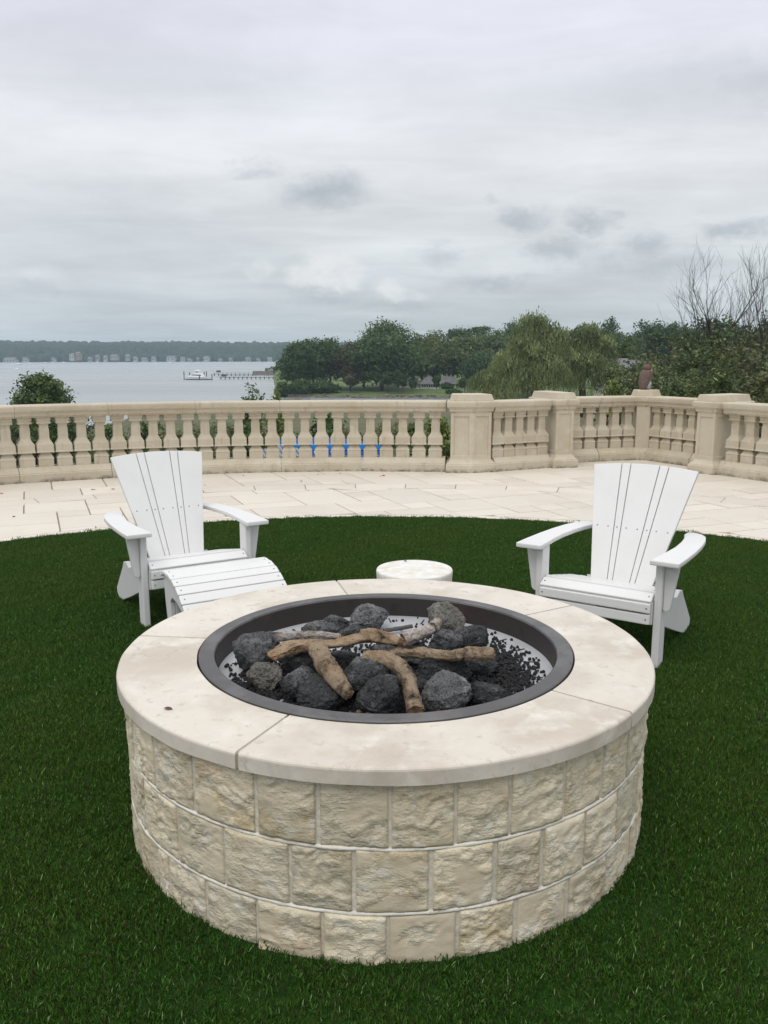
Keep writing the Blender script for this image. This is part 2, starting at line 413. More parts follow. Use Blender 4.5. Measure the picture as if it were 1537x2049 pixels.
g.l.new(mc.outputs['Mesh'], dp.inputs['Mesh'])
pos = g.node('GeometryNodeInputPosition')
ln_ = g.node('ShaderNodeVectorMath', operation='LENGTH'); g.l.new(pos.outputs[0], ln_.inputs[0])
lt = g.math('LESS_THAN', ln_.outputs['Value'], .868)
dl = g.node('GeometryNodeDeleteGeometry'); g.l.new(dp.outputs['Points'], dl.inputs['Geometry']); g.l.new(lt, dl.inputs['Selection'])
rv = g.node('FunctionNodeRandomValue', data_type='FLOAT_VECTOR'); rv.inputs[0].default_value = (-.22, -.22, 0); rv.inputs[1].default_value = (.22, .22, 6.283)
rs = g.node('FunctionNodeRandomValue', data_type='FLOAT'); rs.inputs[2].default_value = .75; rs.inputs[3].default_value = 1.25
ip = g.node('GeometryNodeInstanceOnPoints')
g.l.new(dl.outputs[0], ip.inputs['Points']); g.l.new(gi.outputs[0], ip.inputs['Instance'])
g.l.new(rv.outputs[0], ip.inputs['Rotation']); g.l.new(rs.outputs[1], ip.inputs['Scale'])
g.l.new(ip.outputs[0], go.inputs[0])
md = grass.modifiers.new('turf', 'NODES'); md.node_group = ng

# ------------------------------------------------------------------ terrace paving
ARC_C, ARC_R = Vector((-.2, 2.65)), 8.72      # the curved balustrade front
terrace = MB()
seg = 160
ring = []
mbt = MB()
ri, ro = 5.29, 10.2
LINES = [(Vector((2.53, 12.24)), Vector((.953, .303))), (Vector((3.86, 12.64)), Vector((.5, -.866)))]     # outer faces of the two corner runs
def on_terrace(p):
    if p.x < .9: return (p - ARC_C).length < 9.07
    return (p - PC).length < 10.8 and all((p - a).dot(Vector((-d.y, d.x))) < .38 for a, d in LINES)
def edge_r(a):
    u = Vector((math.cos(a), math.sin(a))); lo, hi = 5.5, 12.0
    for _ in range(24):
        m_ = (lo + hi) / 2
        if on_terrace(PC + u * m_): lo = m_
        else: hi = m_
    return lo
ER = [edge_r(2 * math.pi * i / seg) for i in range(seg)]
mbt.rings([[(PC.x + (r or ER[i]) * math.cos(2 * math.pi * i / seg), PC.y + (r or ER[i]) * math.sin(2 * math.pi * i / seg), z) for i in range(seg)] for r, z in ((ri, -4), (None, -4), (None, -.012), (ri, -.012), (ri, -4))], cap=False)
TER = tag(mbt.build('terrace', M['paver_joint'], origin=(0, 0, 0)), 'pale limestone terrace around the lawn', kind='structure')
from mathutils.geometry import intersect_line_line_2d
def clip_halfplane(poly, n, d):
    out = []
    for i in range(len(poly)):
        a, b = poly[i], poly[(i + 1) % len(poly)]
        da, db = n.dot(a) - d, n.dot(b) - d
        if da <= 0: out.append(a)
        if (da < 0) != (db < 0): out.append(a + (b - a) * (da / (da - db)))
    return out
def clip_outside_arc(poly, rad):
    """keep the part of a small stone outside a circle about the lawn's centre (chord per stone)"""
    inside = [(p - PC).length < rad for p in poly]
    if not any(inside): return poly
    if all(inside): return []
    n_sub = []
    for i in range(len(poly)):
        a, b = poly[i], poly[(i + 1) % len(poly)]
        for k in range(6): n_sub.append(a.lerp(b, k / 6))
    out = []
    for p in n_sub:
        q = p - PC
        if q.length < rad: p = PC + q.normalized() * rad
        out.append(p)
    return out
def clip_inside_arc(poly, rad, c=None):
    c = PC if c is None else c
    if all((p - c).length <= rad for p in poly): return poly
    if all((p - c).length > rad for p in poly): return []
    out = []
    for i in range(len(poly)):
        a, b = poly[i], poly[(i + 1) % len(poly)]
        for k in range(6):
            p = a.lerp(b, k / 6); q = p - c
            out.append(c + q.normalized() * rad if q.length > rad else p)
    return out
def area(poly): return abs(sum(poly[i].x * poly[(i + 1) % len(poly)].y - poly[(i + 1) % len(poly)].x * poly[i].y for i in range(len(poly)))) / 2
stones = []
GA = R(22.5); gu = Vector((math.cos(GA), math.sin(GA))); gv = Vector((-math.sin(GA), math.cos(GA)))
cell = .305
Ng = 70
used = set(); prng = random.Random(11)
SH = [(3, 2), (2, 2), (2, 1), (3, 2), (2, 2), (2, 3), (1, 1), (2, 1), (3, 1), (2, 2)]
rects = []
for j in range(Ng):
    for i in range(Ng):
        if (i, j) in used: continue
        ch = SH[:]; prng.shuffle(ch); ch += [(1, 1)]
        for (a, b) in ch:
            if all((i + p, j + q) not in used and i + p < Ng and j + q < Ng for p in range(a) for q in range(b)):
                for p in range(a):
                    for q in range(b): used.add((i + p, j + q))
                rects.append((i, j, a, b)); break
JN = .006
def rect_poly(i, j, a, b):
    o = PC + gu * ((i - Ng / 2) * cell) + gv * ((j - Ng / 2) * cell)
    x0, x1, y0, y1 = JN, a * cell - JN, JN, b * cell - JN
    return [o + gu * x + gv * y for x, y in ((x0, y0), (x1, y0), (x1, y1), (x0, y1))]
OUT_R = 10.75
for rc in rects:
    P = rect_poly(*rc)
    inner = clip_inside_arc(clip_outside_arc(P, 5.43), 7.075)
    outer = clip_inside_arc(clip_outside_arc(P, 7.425), OUT_R)
    if outer and sum(outer, Vector((0, 0))).x / len(outer) < .9: outer = clip_inside_arc(outer, 9.05, ARC_C)
    else:
        for a_, d_ in LINES:
            nn = Vector((-d_.y, d_.x)); outer = clip_halfplane(outer, nn, nn.dot(a_) + .36) if outer else outer
    for q in (inner, outer):
        if len(q) >= 3 and area(q) > .012: stones.append(q)
def band(r0, r1, step, jn, ph):
    n = int(round(360 / step))
    for k in range(n):
        a0 = 2 * math.pi * (k + ph) / n + jn / r0; a1 = 2 * math.pi * (k + 1 + ph) / n - jn / r0
        arc = [a0 + (a1 - a0) * t / 4 for t in range(5)]
        stones.append([PC + Vector((math.sin(a), math.cos(a))) * r1 for a in reversed(arc)] + [PC + Vector((math.sin(a), math.cos(a))) * r0 for a in arc])
band(7.082, 7.418, 4.74, .004, .42)
band(5.268, 5.422, 15.0, .004, .33)
def seen(P):
    c = sum(P, Vector((0, 0))) / len(P)
    return c.y > 4.2 and abs(c.x) < c.y * .62 + .6
def score(P):
    c = sum(P, Vector((0, 0))) / len(P); vis = seen(P) and abs(c.x) < c.y * .47 + .3 and c.y > 6.4 and (c - ARC_C).length < 10.3
    return (0 if vis else 1 if seen(P) else 2, c.length)
stones.sort(key=score)
rest = MB()
for k, P in enumerate(stones):
    zt = prng.uniform(-.0012, .0016)
    s = sum(P[i].x * P[(i + 1) % len(P)].y - P[(i + 1) % len(P)].x * P[i].y for i in range(len(P)))
    if s < 0: P = P[::-1]
    top2 = []
    c = sum(P, Vector((0, 0))) / len(P)
    lo = [(p.x, p.y, -.03) for p in P]; mid = [(p.x, p.y, zt - .004) for p in P]
    hi = [(p.x + (c.x - p.x) * .008, p.y + (c.y - p.y) * .008, zt) for p in P]
    m_ = MB() if k < 298 else rest
    m_.rings([lo, mid, hi])
    if k < 298: m_.build('paving_stone', M['paver'], TER)
o = rest.build('paving_stone', M['paver'], TER); o['kind'] = 'stuff'

# ------------------------------------------------------------------ land, water, far shore
WZ = -11.5
def sstep(a, b, x):
    t = min(1, max(0, (x - a) / (b - a))); return t * t * (3 - 2 * t)
def interp(x, xs, ys):
    return float(np.interp(x, xs, ys))
def land(r, a):
    """ground height at distance r and bearing a (degrees, right positive)"""
    wob = 5 * noise.noise(Vector((a * .35, 3.1, 0))) + 2 * noise.noise(Vector((a * 1.3, 7.7, 0)))
    sh = interp(a, [-180, -60, -40, -24, -17.5, -16, -8, -6, 13, 17, 60, 180], [900, 600, 200, 150, 165, 196, 206, 226, 230, 600, 900, 900]) + wob
    if r < 15: zn = -3.3
    else: zn = -3.3 - 7.6 * min(1, (r - 15) / max(60, min(sh, 240) - 25)) ** .75
    zn += .35 * noise.noise(Vector((a * .15, r * .05, 2))) * min(1, r / 30)
    z = zn - 5.5 * sstep(sh - 1.5, sh + 8, r)
    hw = interp(a, [-7.6, -7.0, -5.5, 0, 20, 60], [-1, 268, 262, 256, 254, 254])
    if a > -7.3 and r > 240:
        h0 = hw + 2 * noise.noise(Vector((a * 1.1, 9, 1)))
        zh = -14 + 3.3 * sstep(h0 - 4, h0 + 3, r) + .8 * sstep(h0, 300, r) + 5.5 * sstep(300, 420, r)
        zh = zh - 4 * sstep(640, 700, r)
        z = max(z, zh + .25 * sstep(h0, h0 + 10, r))
    if r > 1400:
        zf = -14 + 3.2 * sstep(1428, 1445, r + 12 * noise.noise(Vector((a * .6, 1, 5)))) + interp(r, [1440, 1520, 1700, 1950, 2100], [-1, 0, 4, 14, 15]) * (1 + .18 * noise.noise(Vector((a * .22, 4, 4))))
        z = max(z, zf)
    return max(z, -14.0)
def ground_z(x, y): return land(math.hypot(x, y), math.degrees(math.atan2(x, y)))
rr_ = [0, 6, 12, 15, 18, 22, 27, 33, 40, 50, 62, 76, 92, 110, 130, 145, 155, 163, 171, 180, 189, 196, 202, 208, 214, 220, 226, 231, 236, 242, 248, 252, 256, 260, 264, 268, 274, 284, 298, 315, 335, 360, 390, 420, 460, 520, 600, 640, 670, 700, 800, 1000, 1200, 1380, 1420, 1432, 1440, 1450, 1470, 1500, 1550, 1620, 1700, 1800, 1900, 2000, 2090]
aa_ = [-180 + i * 6 for i in range(20)] + [-60 + i * .75 for i in range(161)] + [66 + i * 6 for i in range(19)]
mt_ = MB(); na = len(aa_)
for r in rr_:
    for a in aa_:
        x, y = r * math.sin(R(a)), r * math.cos(R(a)); z = land(r, a)
        mt_.v.append((min(2080, max(-2080, x)), max(-600, y), z))
for i in range(len(rr_) - 1):
    for j in range(na):
        k = (j + 1) % na; mt_.f.append((i * na + j, i * na + k, (i + 1) * na + k, (i + 1) * na + j))
def ground_ex(t, c, v, oi):
    g_ = t.node('ShaderNodeNewGeometry'); sp = t.node('ShaderNodeSeparateXYZ'); t.put(sp.inputs[0], g_.outputs['Position'])
    n = t.noise(g_.outputs['Position'], .11, 5, .6); n2 = t.noise(g_.outputs['Position'], 1.3, 5, .65)
    c = t.mix(t.range(n2, .38, .66), (.045, .075, .022), (.075, .105, .032))
    c = t.mix(t.range(n, .44, .56, 0, .8), c, (.125, .095, .055))
    c = t.mix(t.range(sp.outputs[1], 236, 244), c, t.mix(t.range(n2, .35, .65), (.075, .12, .03), (.115, .16, .045)))
    shore = t.range(t.math('ADD', sp.outputs[2], t.math('MULTIPLY', n2, .5)), -11.15, -10.85, 1, 0)
    return t.mix(shore, c, t.mix(n2, (.11, .095, .07), (.20, .175, .13)))
M['ground'] = mat('garden_ground', (.07, .08, .03), .95, bump=((1.5, .6, .15),), extra=ground_ex)
tag(mt_.build('ground', M['ground'], smooth=True), 'sloping garden ground, headland and far shore', kind='structure')
def water_ex(t, c, v, oi): return c
M['water'] = bpy.data.materials.new('harbour_water'); M['water'].use_nodes = True
t_ = NT(M['water'].node_tree); b_ = t_.n['Principled BSDF']
b_.inputs['Base Color'].default_value = (.30, .325, .335, 1); b_.inputs['Roughness'].default_value = .22; b_.inputs['IOR'].default_value = 1.33
pv_ = t_.node('ShaderNodeNewGeometry').outputs['Position']
nb_ = t_.node('ShaderNodeBump'); nb_.inputs['Strength'].default_value = .06; nb_.inputs['Distance'].default_value = .1
t_.put(nb_.inputs['Height'], t_.noise(t_.scale_vec(pv_, (.35, .9, 1)), .9, 4, .6)); t_.l.new(nb_.outputs[0], b_.inputs['Normal'])
t_.put(b_.inputs['Roughness'], t_.range(t_.noise(t_.scale_vec(pv_, (.12, 1, 1)), .022, 4, .6), .35, .65, .26, .42))
tag(MB().add([(-2080, -600, WZ), (2080, -600, WZ), (2080, 2090, WZ), (-2080, 2090, WZ)], [(0, 1, 2, 3)]).build('water', M['water']), 'calm grey harbour water', kind='structure')

def ico(bm_cache={}):
    if 1 not in bm_cache:
        bm = bmesh.new(); bmesh.ops.create_icosphere(bm, subdivisions=2, radius=1)
        bm_cache[1] = (np.array([v.co[:] for v in bm.verts]), np.array([[v.index for v in f.verts] for f in bm.faces])); bm.free()
    return bm_cache[1]
def np_mesh(name, V, F, m, shade=None):
    me = bpy.data.meshes.new(name); V = np.asarray(V, dtype=np.float32); F = np.asarray(F, dtype=np.int32); k = F.shape[1]
    me.vertices.add(len(V)); me.vertices.foreach_set('co', V.ravel())
    me.loops.add(F.size); me.loops.foreach_set('vertex_index', F.ravel())
    me.polygons.add(len(F)); me.polygons.foreach_set('loop_start', np.arange(0, F.size, k)); me.polygons.foreach_set('loop_total', np.full(len(F), k))
    me.update(calc_edges=True)
    if shade is not None:
        a = me.attributes.new('shade', 'FLOAT', 'POINT'); a.data.foreach_set('value', np.asarray(shade, dtype=np.float32))
    me.materials.append(m); return me
nr = np.random.RandomState(12)
# far wood: one mass of overlapping crowns
M['far_leaf'] = mat('far_wood_leaves', (.030, .046, .024), .9, spots=((.05, (.045, .06, .028), .4, .65), (.35, (.018, .03, .016), .45, .7)), bump=((.5, 1, 2.5),), spec=.1)
V0, F0 = ico(); Vs, Fs, k = [], [], 0
for i in range(24000):
    a = nr.uniform(-31, 10); r = 1480 + 540 * nr.rand() ** .8
    x, y = r * math.sin(R(a)), r * math.cos(R(a)); s = nr.uniform(6.5, 13); hz = s * nr.uniform(.8, 1.35)
    if r < 1540: s *= .6; hz *= .6
    P = V0 * (1 + .25 * (nr.rand(len(V0), 1) - .5)) * np.array([s, s, hz]) + np.array([x, y, ground_z(x, y) + hz * .55]); Vs.append(P); Fs.append(F0 + k); k += len(V0)
o = bpy.data.objects.new('far_woods', np_mesh('far_woods', np.concatenate(Vs), np.concatenate(Fs), M['far_leaf'])); COL.objects.link(o)
tag(o, 'blue-grey wooded hills along the far shore', kind='stuff')

# ------------------------------------------------------------------ foliage tools
def crown_mesh(name, lobes, clumps, per, rc, leaf, seed, m, inner=.3, stretch=1.0, droop=0.0, base_shade=.5, fit=None):
    q = np.random.RandomState(seed); L = np.array(lobes, dtype=float)
    wgt = (L[:, 3] * L[:, 5]); wgt = wgt / wgt.sum()
    n = clumps + int(clumps * inner); li = q.choice(len(L), n, p=wgt)
    d = q.normal(size=(n, 3)); d[:, 2] = d[:, 2] + .18; d /= np.linalg.norm(d, axis=1)[:, None]
    rad = np.where(np.arange(n) < clumps, q.uniform(.82, 1.04, n), q.uniform(.25, .8, n))
    C = L[li, :3] + d * L[li, 3:6] * rad[:, None]
    sh = np.clip(base_shade + q.normal(0, .16, n), 0, 1)
    ci = np.repeat(np.arange(n), per); N = len(ci)
    g_ = q.normal(size=(N, 3)) * (rc * q.uniform(.6, 1.3, n)[ci])[:, None] * .55
    P = C[ci] + g_
    nrm = d[ci] * .7 + q.normal(size=(N, 3)) * .7; nrm[:, 2] += .25; nrm /= np.linalg.norm(nrm, axis=1)[:, None]
    t1 = np.cross(nrm, q.normal(size=(N, 3))); t1 /= np.linalg.norm(t1, axis=1)[:, None]
    if droop: t1 = t1 * (1 - droop) + np.array([0, 0, -1.0]) * droop; t1 /= np.linalg.norm(t1, axis=1)[:, None]
    t2 = np.cross(nrm, t1); s = (leaf * q.uniform(.55, 1.35, N))[:, None]
    V = np.stack([P - t1 * s * stretch, P + t2 * s * .55, P + t1 * s * stretch, P - t2 * s * .55], 1).reshape(-1, 3)
    F = np.arange(4 * N).reshape(-1, 4)
    S = np.repeat(np.clip(sh[ci] + q.normal(0, .14, N), 0, 1), 4)
    if fit:
        hi = np.percentile(P[:, 2], 99.6); rx_ = np.percentile(np.abs(P[:, 0]), 98.5); O_ = np.repeat(P, 4, 0); D_ = V - O_
        V = O_ * np.array([fit[0] / rx_, fit[0] / rx_, fit[1] / hi]) + D_
    return np_mesh(name, V, F, m, S)
def rand_lobes(seed, n=8, flat=1.0, spread=.52, zlo=.38, zhi=.78, rl=(.30, .48)):
    q = random.Random(seed); out = [(0, 0, .56, .56, .56, .34 * flat)]
    for i in range(n):
        a = 6.283 * (i + q.uniform(-.3, .3)) / n; r = spread * q.uniform(.75, 1.1); k = q.uniform(*rl); z = q.uniform(zlo, zhi)
        out.append((r * math.cos(a), r * math.sin(a), z, k, k, k * .52 * flat))
    k = q.uniform(.3, .42); out.append((q.uniform(-.15, .15), q.uniform(-.15, .15), .82, k, k, .18))
    return out
LEAF = {'dark': leafmat('dark_oak_leaves', (0.034, 0.072, 0.024), (0.080, 0.135, 0.038), scale=1.2),
        'mid': leafmat('mid_green_leaves', (0.060, 0.106, 0.032), (0.125, 0.178, 0.050), scale=1.2),
        'brown': leafmat('brownish_leaves', (0.065, 0.065, 0.035), (0.123, 0.107, 0.051), scale=1.2),
        'grey': leafmat('grey_green_leaves', (0.062, 0.095, 0.045), (0.110, 0.150, 0.066), scale=1.2),
        'willow': leafmat('willow_leaves', (0.125, 0.165, 0.070), (0.25, 0.295, 0.13), scale=.4),
        'shrub': leafmat('thicket_leaves', (0.064, 0.100, 0.040), (0.140, 0.182, 0.070), tint=(0.28, 0.32, 0.12), scale=.7),
        'olive': leafmat('olive_shrub_leaves', (0.086, 0.108, 0.045), (0.178, 0.194, 0.084), tint=(0.31, 0.32, 0.13), scale=.7),
        'bright': leafmat('bright_shrub_leaves', (0.102, 0.145, 0.032), (0.203, 0.246, 0.058), tint=(0.348, 0.377, 0.102), scale=.7),
        'lime': leafmat('yellowish_green_leaves', (.080, .115, .036), (.155, .19, .058), scale=1.2),
        'reed': leafmat('tan_reed_blades', (0.189, 0.167, 0.080), (0.319, 0.275, 0.138), scale=.3)}
def crown_lobes(v, w_, h):
    if v == 'pine': L = [(0, 0, .86, .5, .5, .07), (.35, .1, .74, .55, .5, .06), (-.4, 0, .68, .5, .5, .06), (0, -.3, .55, .6, .55, .07), (.25, .2, .94, .35, .4, .05), (0, 0, .38, .55, .5, .1), (-.3, -.2, .45, .5, .5, .08)]
    else: L = rand_lobes(100 + v)
    return [(a * w_, b * w_, c * h, rx * w_, ry * w_, rz * h) for a, b, c, rx, ry, rz in L] + [(0, 0, .3 * h, .6 * w_, .6 * w_, .2 * h)]
TRUNK_ME = None
def trunk_mesh():
    global TRUNK_ME
    if TRUNK_ME is None:
        m_ = MB().tube([(0, 0, -.03), (.01, 0, .12), (-.01, .02, .3), (.02, 0, .55)], [.075, .05, .042, .02], 8)
        for a, z, l in ((.4, .24, .4), (2.4, .28, .42), (4.3, .22, .38), (5.4, .32, .34)):
            m_.tube([(0, 0, z), (.5 * l * math.cos(a), .5 * l * math.sin(a), z + .12), (l * math.cos(a), l * math.sin(a), z + .26)], [.03, .02, .008], 6)
        TRUNK_ME = bpy.data.meshes.new('trunk'); TRUNK_ME.from_pydata([tuple(p) for p in m_.v], [], m_.f); TRUNK_ME.materials.append(M['bark'])
    return TRUNK_ME
def tree(px, top, hw, dist, v, mk, label, group=None, name='tree', base=None, lift=0.0, rot=None, cat='tree'):
    if group == BACK: top -= 9; hw *= 1.18
    p = at(px, top, dist); gz = ground_z(p.x, p.y) if base is None else base
    h = p.z - gz; w_ = hw * dist / FPX
    t = thing(name, label, cat, (p.x, p.y, gz), 0, group)
    rot = RNG.random() * 6.28 if rot is None else rot
    part('trunk', trunk_mesh(), t, Matrix.Diagonal((w_, w_, h * 1.0, 1)))
    sd_ = int(px * 7 + top) % 9973; big = min(1.0, hw / 36)
    part('crown', crown_mesh('crown', crown_lobes(v if v == 'pine' else (v * 17 + sd_) % 61, w_, h * (1 - lift)), int(70 + 240 * big), 24, .17 * w_, max(.0013 * dist, .055 * w_), sd_, LEAF[mk], fit=(w_, h * (1 - lift))), t, Matrix.Translation((0, 0, h * lift)))
    return t
BACK = 'trees of the wooded headland'
for px, top, hw, d, v, mk, lab in [
    (588, 697, 32, 272, 0, 'dark', 'dark low tree at the left tip of the headland, over the water'),
    (626, 688, 42, 280, 1, 'dark', 'dark rounded tree just right of the headland tip, over the low hedge'),
    (660, 689, 34, 286, 2, 'dark', 'dark tree standing between the tip trees and the brownish tree'),
    (700, 697, 26, 276, 3, 'brown', 'brownish tree left of the tallest headland tree'),
    (762, 652, 44, 296, 4, 'mid', 'tallest tree of the headland with a high domed top'),
    (764, 684, 58, 276, 5, 'dark', 'broad dark tree standing in front of the tallest headland tree'),
    (826, 680, 36, 300, 0, 'mid', 'mid green tree right of the tallest headland tree'),
    (868, 674, 38, 305, 1, 'lime', 'yellowish green tree rising behind the roof of the white house'),
    (845, 706, 40, 318, 3, 'dark', 'lower dark tree close behind the roof of the white house'),
    (908, 668, 32, 318, 'pine', 'dark', 'dark flat-layered pine behind the right end of the white house'),
    (952, 664, 34, 322, 'pine', 'dark', 'tall dark flat-layered pine between the white house and the willows'),
    (935, 684, 44, 308, 2, 'lime', 'yellowish green tree below the two layered pines'),
    (990, 672, 36, 312, 4, 'mid', 'mid green tree at the left shoulder of the big willow'),
    (1026, 656, 32, 330, 5, 'dark', 'dark tree top showing just left above the big willow'),
    (975, 712, 40, 290, 0, 'dark', 'dark low tree right of the white house'),
    (728, 712, 34, 292, 1, 'dark', 'dark tree filling the gap behind the brownish tree'),
    (1222, 648, 26, 290, 2, 'dark', 'dark round tree top right of the smaller willow'),
    (1190, 668, 34, 300, 3, 'mid', 'mid green tree behind the smaller willow'),
    (1296, 655, 46, 240, 4, 'dark', 'dark wide tree behind the thicket, left of the bare tree'),
    (1342, 657, 34, 246, 5, 'dark', 'dark tree just left behind the bare tree'),
    (1258, 676, 34, 220, 0, 'grey', 'grey-green tree above the brown statue'),
    (1470, 650, 60, 200, 1, 'dark', 'dark tree behind the foot of the bare tree'),
    (1535, 640, 46, 190, 2, 'dark', 'dark tree at the right edge behind the second bare tree'),
    (1400, 668, 50, 230, 3, 'grey', 'grey-green tree glimpsed through the bare branches'),
    (806, 716, 30, 316, 2, 'dark', 'dark tree over the left wing of the white house'),
    (1090, 690, 60, 250, 5, 'dark', 'dark tree hidden mostly behind the big willow'),
    (1236, 694, 34, 150, 3, 'mid', 'mid green tree filling the gap between the smaller willow and the statue')]:
    tree(px, top, hw, d, v, mk, lab, BACK, lift=.09 if d > 200 else .03)
for px, top, hw, d, v, mk, lab in [(806, 752, 7, 268, 3, 'dark', 'slim dark tree on the lawn at the left end of the white house'), (826, 757, 7, 264, 4, 'dark', 'slim dark tree on the lawn over the left wing of the white house'),
    (874, 752, 7, 266, 1, 'dark', 'slender tree on the lawn in front of the porch columns'), (797, 740, 11, 262, 2, 'dark', 'slender dark tree at the shore left of the white house'),
    (776, 744, 10, 262, 0, 'dark', 'thin dark tree at the shore under the broad dark tree'), (702, 748, 13, 266, 5, 'brown', 'thin tree at the shore under the brownish tree'), (930, 756, 10, 268, 2, 'dark', 'thin tree on the lawn right of the white house')]:
    tree(px, top, hw, d, v, mk, lab, 'slender trees on the house lawn', lift=.30)
tree(908, 780, 14, 262, 3, 'dark', 'dark round bush on the lawn edge right of the white house', name='bush', cat='bush')
tree(598, 762, 26, 264, 0, 'dark', 'low dark hedge at the headland tip above the dock pickets', name='hedge', cat='hedge'); tree(566, 765, 14, 262, 2, 'dark', 'small hedge piece at the very tip of the headland', name='hedge', cat='hedge')
tree(648, 764, 30, 268, 1, 'dark', 'dark hedge under the tip trees of the headland', name='hedge', cat='hedge')

# willows: curtains of hanging strands
def willow(px, d, hw, tops, label, seed, base):
    q = random.Random(seed); c = at(px, 700, d); gz = base
    t = thing('willow_tree', label, 'willow', (c.x, c.y, gz), 0)
    m_ = MB().tube([(0, 0, -.3), (.1, 0, 2.2), (-.1, .1, 5), (.3, 0, 8)], [.55, .42, .32, .12], 10)
    V, S = [], []; k = FPX / d
    for (tx, ty, w_, dep, low) in tops:
        pc = at(tx, ty, d); y0_ = -(ty - 640) * .035; rx = w_ * 1.12 / k; zt = pc.z - gz; zl = at(tx, low, d).z - gz
        m_.tube([(0, 0, 4), ((pc.x - c.x) * .5, q.uniform(-.5, .5), (zt + 4) / 2), (pc.x - c.x, 0, zt - .6)], [.22, .14, .04], 6)
        for i in range(int(190 * rx)):
            a = q.random() * 6.283; rr2 = math.sqrt(q.random())
            x = pc.x - c.x + rx * rr2 * math.cos(a); y = y0_ + rx * dep * rr2 * math.sin(a)
            z = zt - (zt - zl) * (.26 * rr2 ** 2.4) + q.uniform(-.5, .15); ln = (z - zl) * q.uniform(.25, .85) * (.45 + .55 * rr2); base_s = q.uniform(.25, .75)
            sx, sy = (x - (pc.x - c.x)) * .09, (y - y0_) * .09; n = max(3, int(ln / .16)); ph = q.random() * 6.28
            for j in range(n):
                f_ = j / n; s = q.uniform(.07, .14); an = q.random() * 6.283; px_, py_ = math.cos(an) * s * .36, math.sin(an) * s * .36
                xx = x + sx * math.sqrt(f_) * 2 + .10 * math.sin(ph + f_ * 5) + q.uniform(-.09, .09); yy = y + sy * math.sqrt(f_) * 2 + q.uniform(-.09, .09); zz = z - ln * f_
                tl = q.uniform(-.06, .06)
                V += [(xx, yy, zz + s), (xx + px_, yy + py_, zz), (xx + tl, yy + tl, zz - s * 1.5), (xx - px_, yy - py_, zz)]; S += [min(1, max(0, base_s + q.uniform(-.15, .15)))] * 4
    m_.build('trunk', M['bark'], t, local=True, smooth=True)
    puffs = [(at(tx, ty, d).x - c.x, -(ty - 640) * .035, at(tx, ty, d).z - gz - .85 * w_ / k * .5, w_ / k * .85, w_ / k * .8, w_ / k * .42) for (tx, ty, w_, dep, low) in tops]
    part('crown_top', crown_mesh('crown_top', puffs, 230, 26, .55, .15, seed, LEAF['willow'], droop=.6, stretch=1.5), t)
    me = np_mesh('crown', np.array(V), np.arange(len(V)).reshape(-1, 4), LEAF['willow'], S); part('crown', me, t)
willow(1072, 96, 75, [(1068, 632, 38, .9, 750), (1100, 654, 34, .9, 770), (1042, 672, 28, .9, 770), (1010, 708, 32, .9, 806), (962, 744, 28, .9, 806), (1038, 742, 34, .8, 806), (1088, 716, 38, 1, 806), (990, 768, 30, .8, 812), (1070, 690, 34, .8, 800)], 'big willow with trailing yellowish curtains, behind the deep pier', 3, -5.6)
willow(1168, 102, 60, [(1178, 653, 30, .9, 770), (1148, 664, 26, .9, 780), (1206, 676, 22, .9, 780), (1130, 704, 26, .9, 804), (1172, 708, 34, .9, 804), (1204, 730, 24, .9, 806)], 'smaller willow standing right against the big willow', 8, -5.6)

# thicket right of the corner post
def shrub(px, top, hw, d, mk, label, seed, name='shrub', base=None, leaf=.075, group=None, clumps=150, per=20, tall=1.0, shoots=0):
    p = at(px, top, d); gz = (ground_z(p.x, p.y) if base is None else base); h = p.z - gz; w_ = hw * d / FPX
    t = thing(name, label, 'tree' if name == 'tree' else 'shrub', (p.x, p.y, gz), 0, group)
    lobes = [(a * w_, b * w_, c * h, rx * w_, ry * w_, rz * h) for a, b, c, rx, ry, rz in rand_lobes(seed, 7, 1.25, .5, .25, .78, (.28, .46))] + [(0, 0, h * .28, w_ * .7, w_ * .7, h * .26)]
    part('foliage', crown_mesh('foliage', lobes, clumps, per, .22 * min(w_, 2.0), leaf, seed, LEAF[mk], inner=.35, fit=(w_, h)), t)
    m_ = MB(); q = random.Random(seed)
    for i in range(7):
        a = q.random() * 6.28; l = w_ * q.uniform(.2, .7); hh = h * q.uniform(.7, .98)
        m_.tube([(0, 0, -.1), (l * .4 * math.cos(a), l * .4 * math.sin(a), hh * .5), (l * math.cos(a), l * math.sin(a), hh)], [.03, .02, .006], 5)
    V, S = [], []
    for i in range(shoots):
        a = q.uniform(2.4, 4.0) if i % 2 else q.random() * 6.28; l = q.uniform(.5, 1.3); x0, y0 = w_ * .5 * math.cos(a), w_ * .4 * math.sin(a); z0 = h * q.uniform(.72, .95)
        pts = [(x0 + l * f_ * math.cos(a), y0 + l * f_ * math.sin(a) * .4, z0 + l * (.75 * f_ - .55 * f_ * f_)) for f_ in [k / 6 for k in range(7)]]
        m_.tube(pts, [.008, .007, .006, .005, .004, .004, .003], 4)
        for k in range(26):
            f_ = k / 26; i0 = min(5, int(f_ * 6)); e = f_ * 6 - i0; P_ = Vector(pts[i0]).lerp(Vector(pts[i0 + 1]), e); s = leaf * q.uniform(.6, .95); b = q.random() * 6.28
            u_ = Vector((math.cos(b), math.sin(b), q.uniform(-.9, -.2))).normalized() * s; v_ = u_.cross(Vector((q.gauss(0, 1), q.gauss(0, 1), q.gauss(0, 1)))).normalized() * s * .5
            P_ += Vector((0, 0, -s * .5)); V += [P_ - u_, P_ + v_, P_ + u_, P_ - v_]; S += [q.random()] * 4
    m_.build('stem', M['twig'], t, local=True)
    if V: part('shoot_leaves', np_mesh('shoot_leaves', np.array([tuple(v_) for v_ in V]), np.arange(len(V)).reshape(-1, 4), LEAF[mk], S), t)
    return t
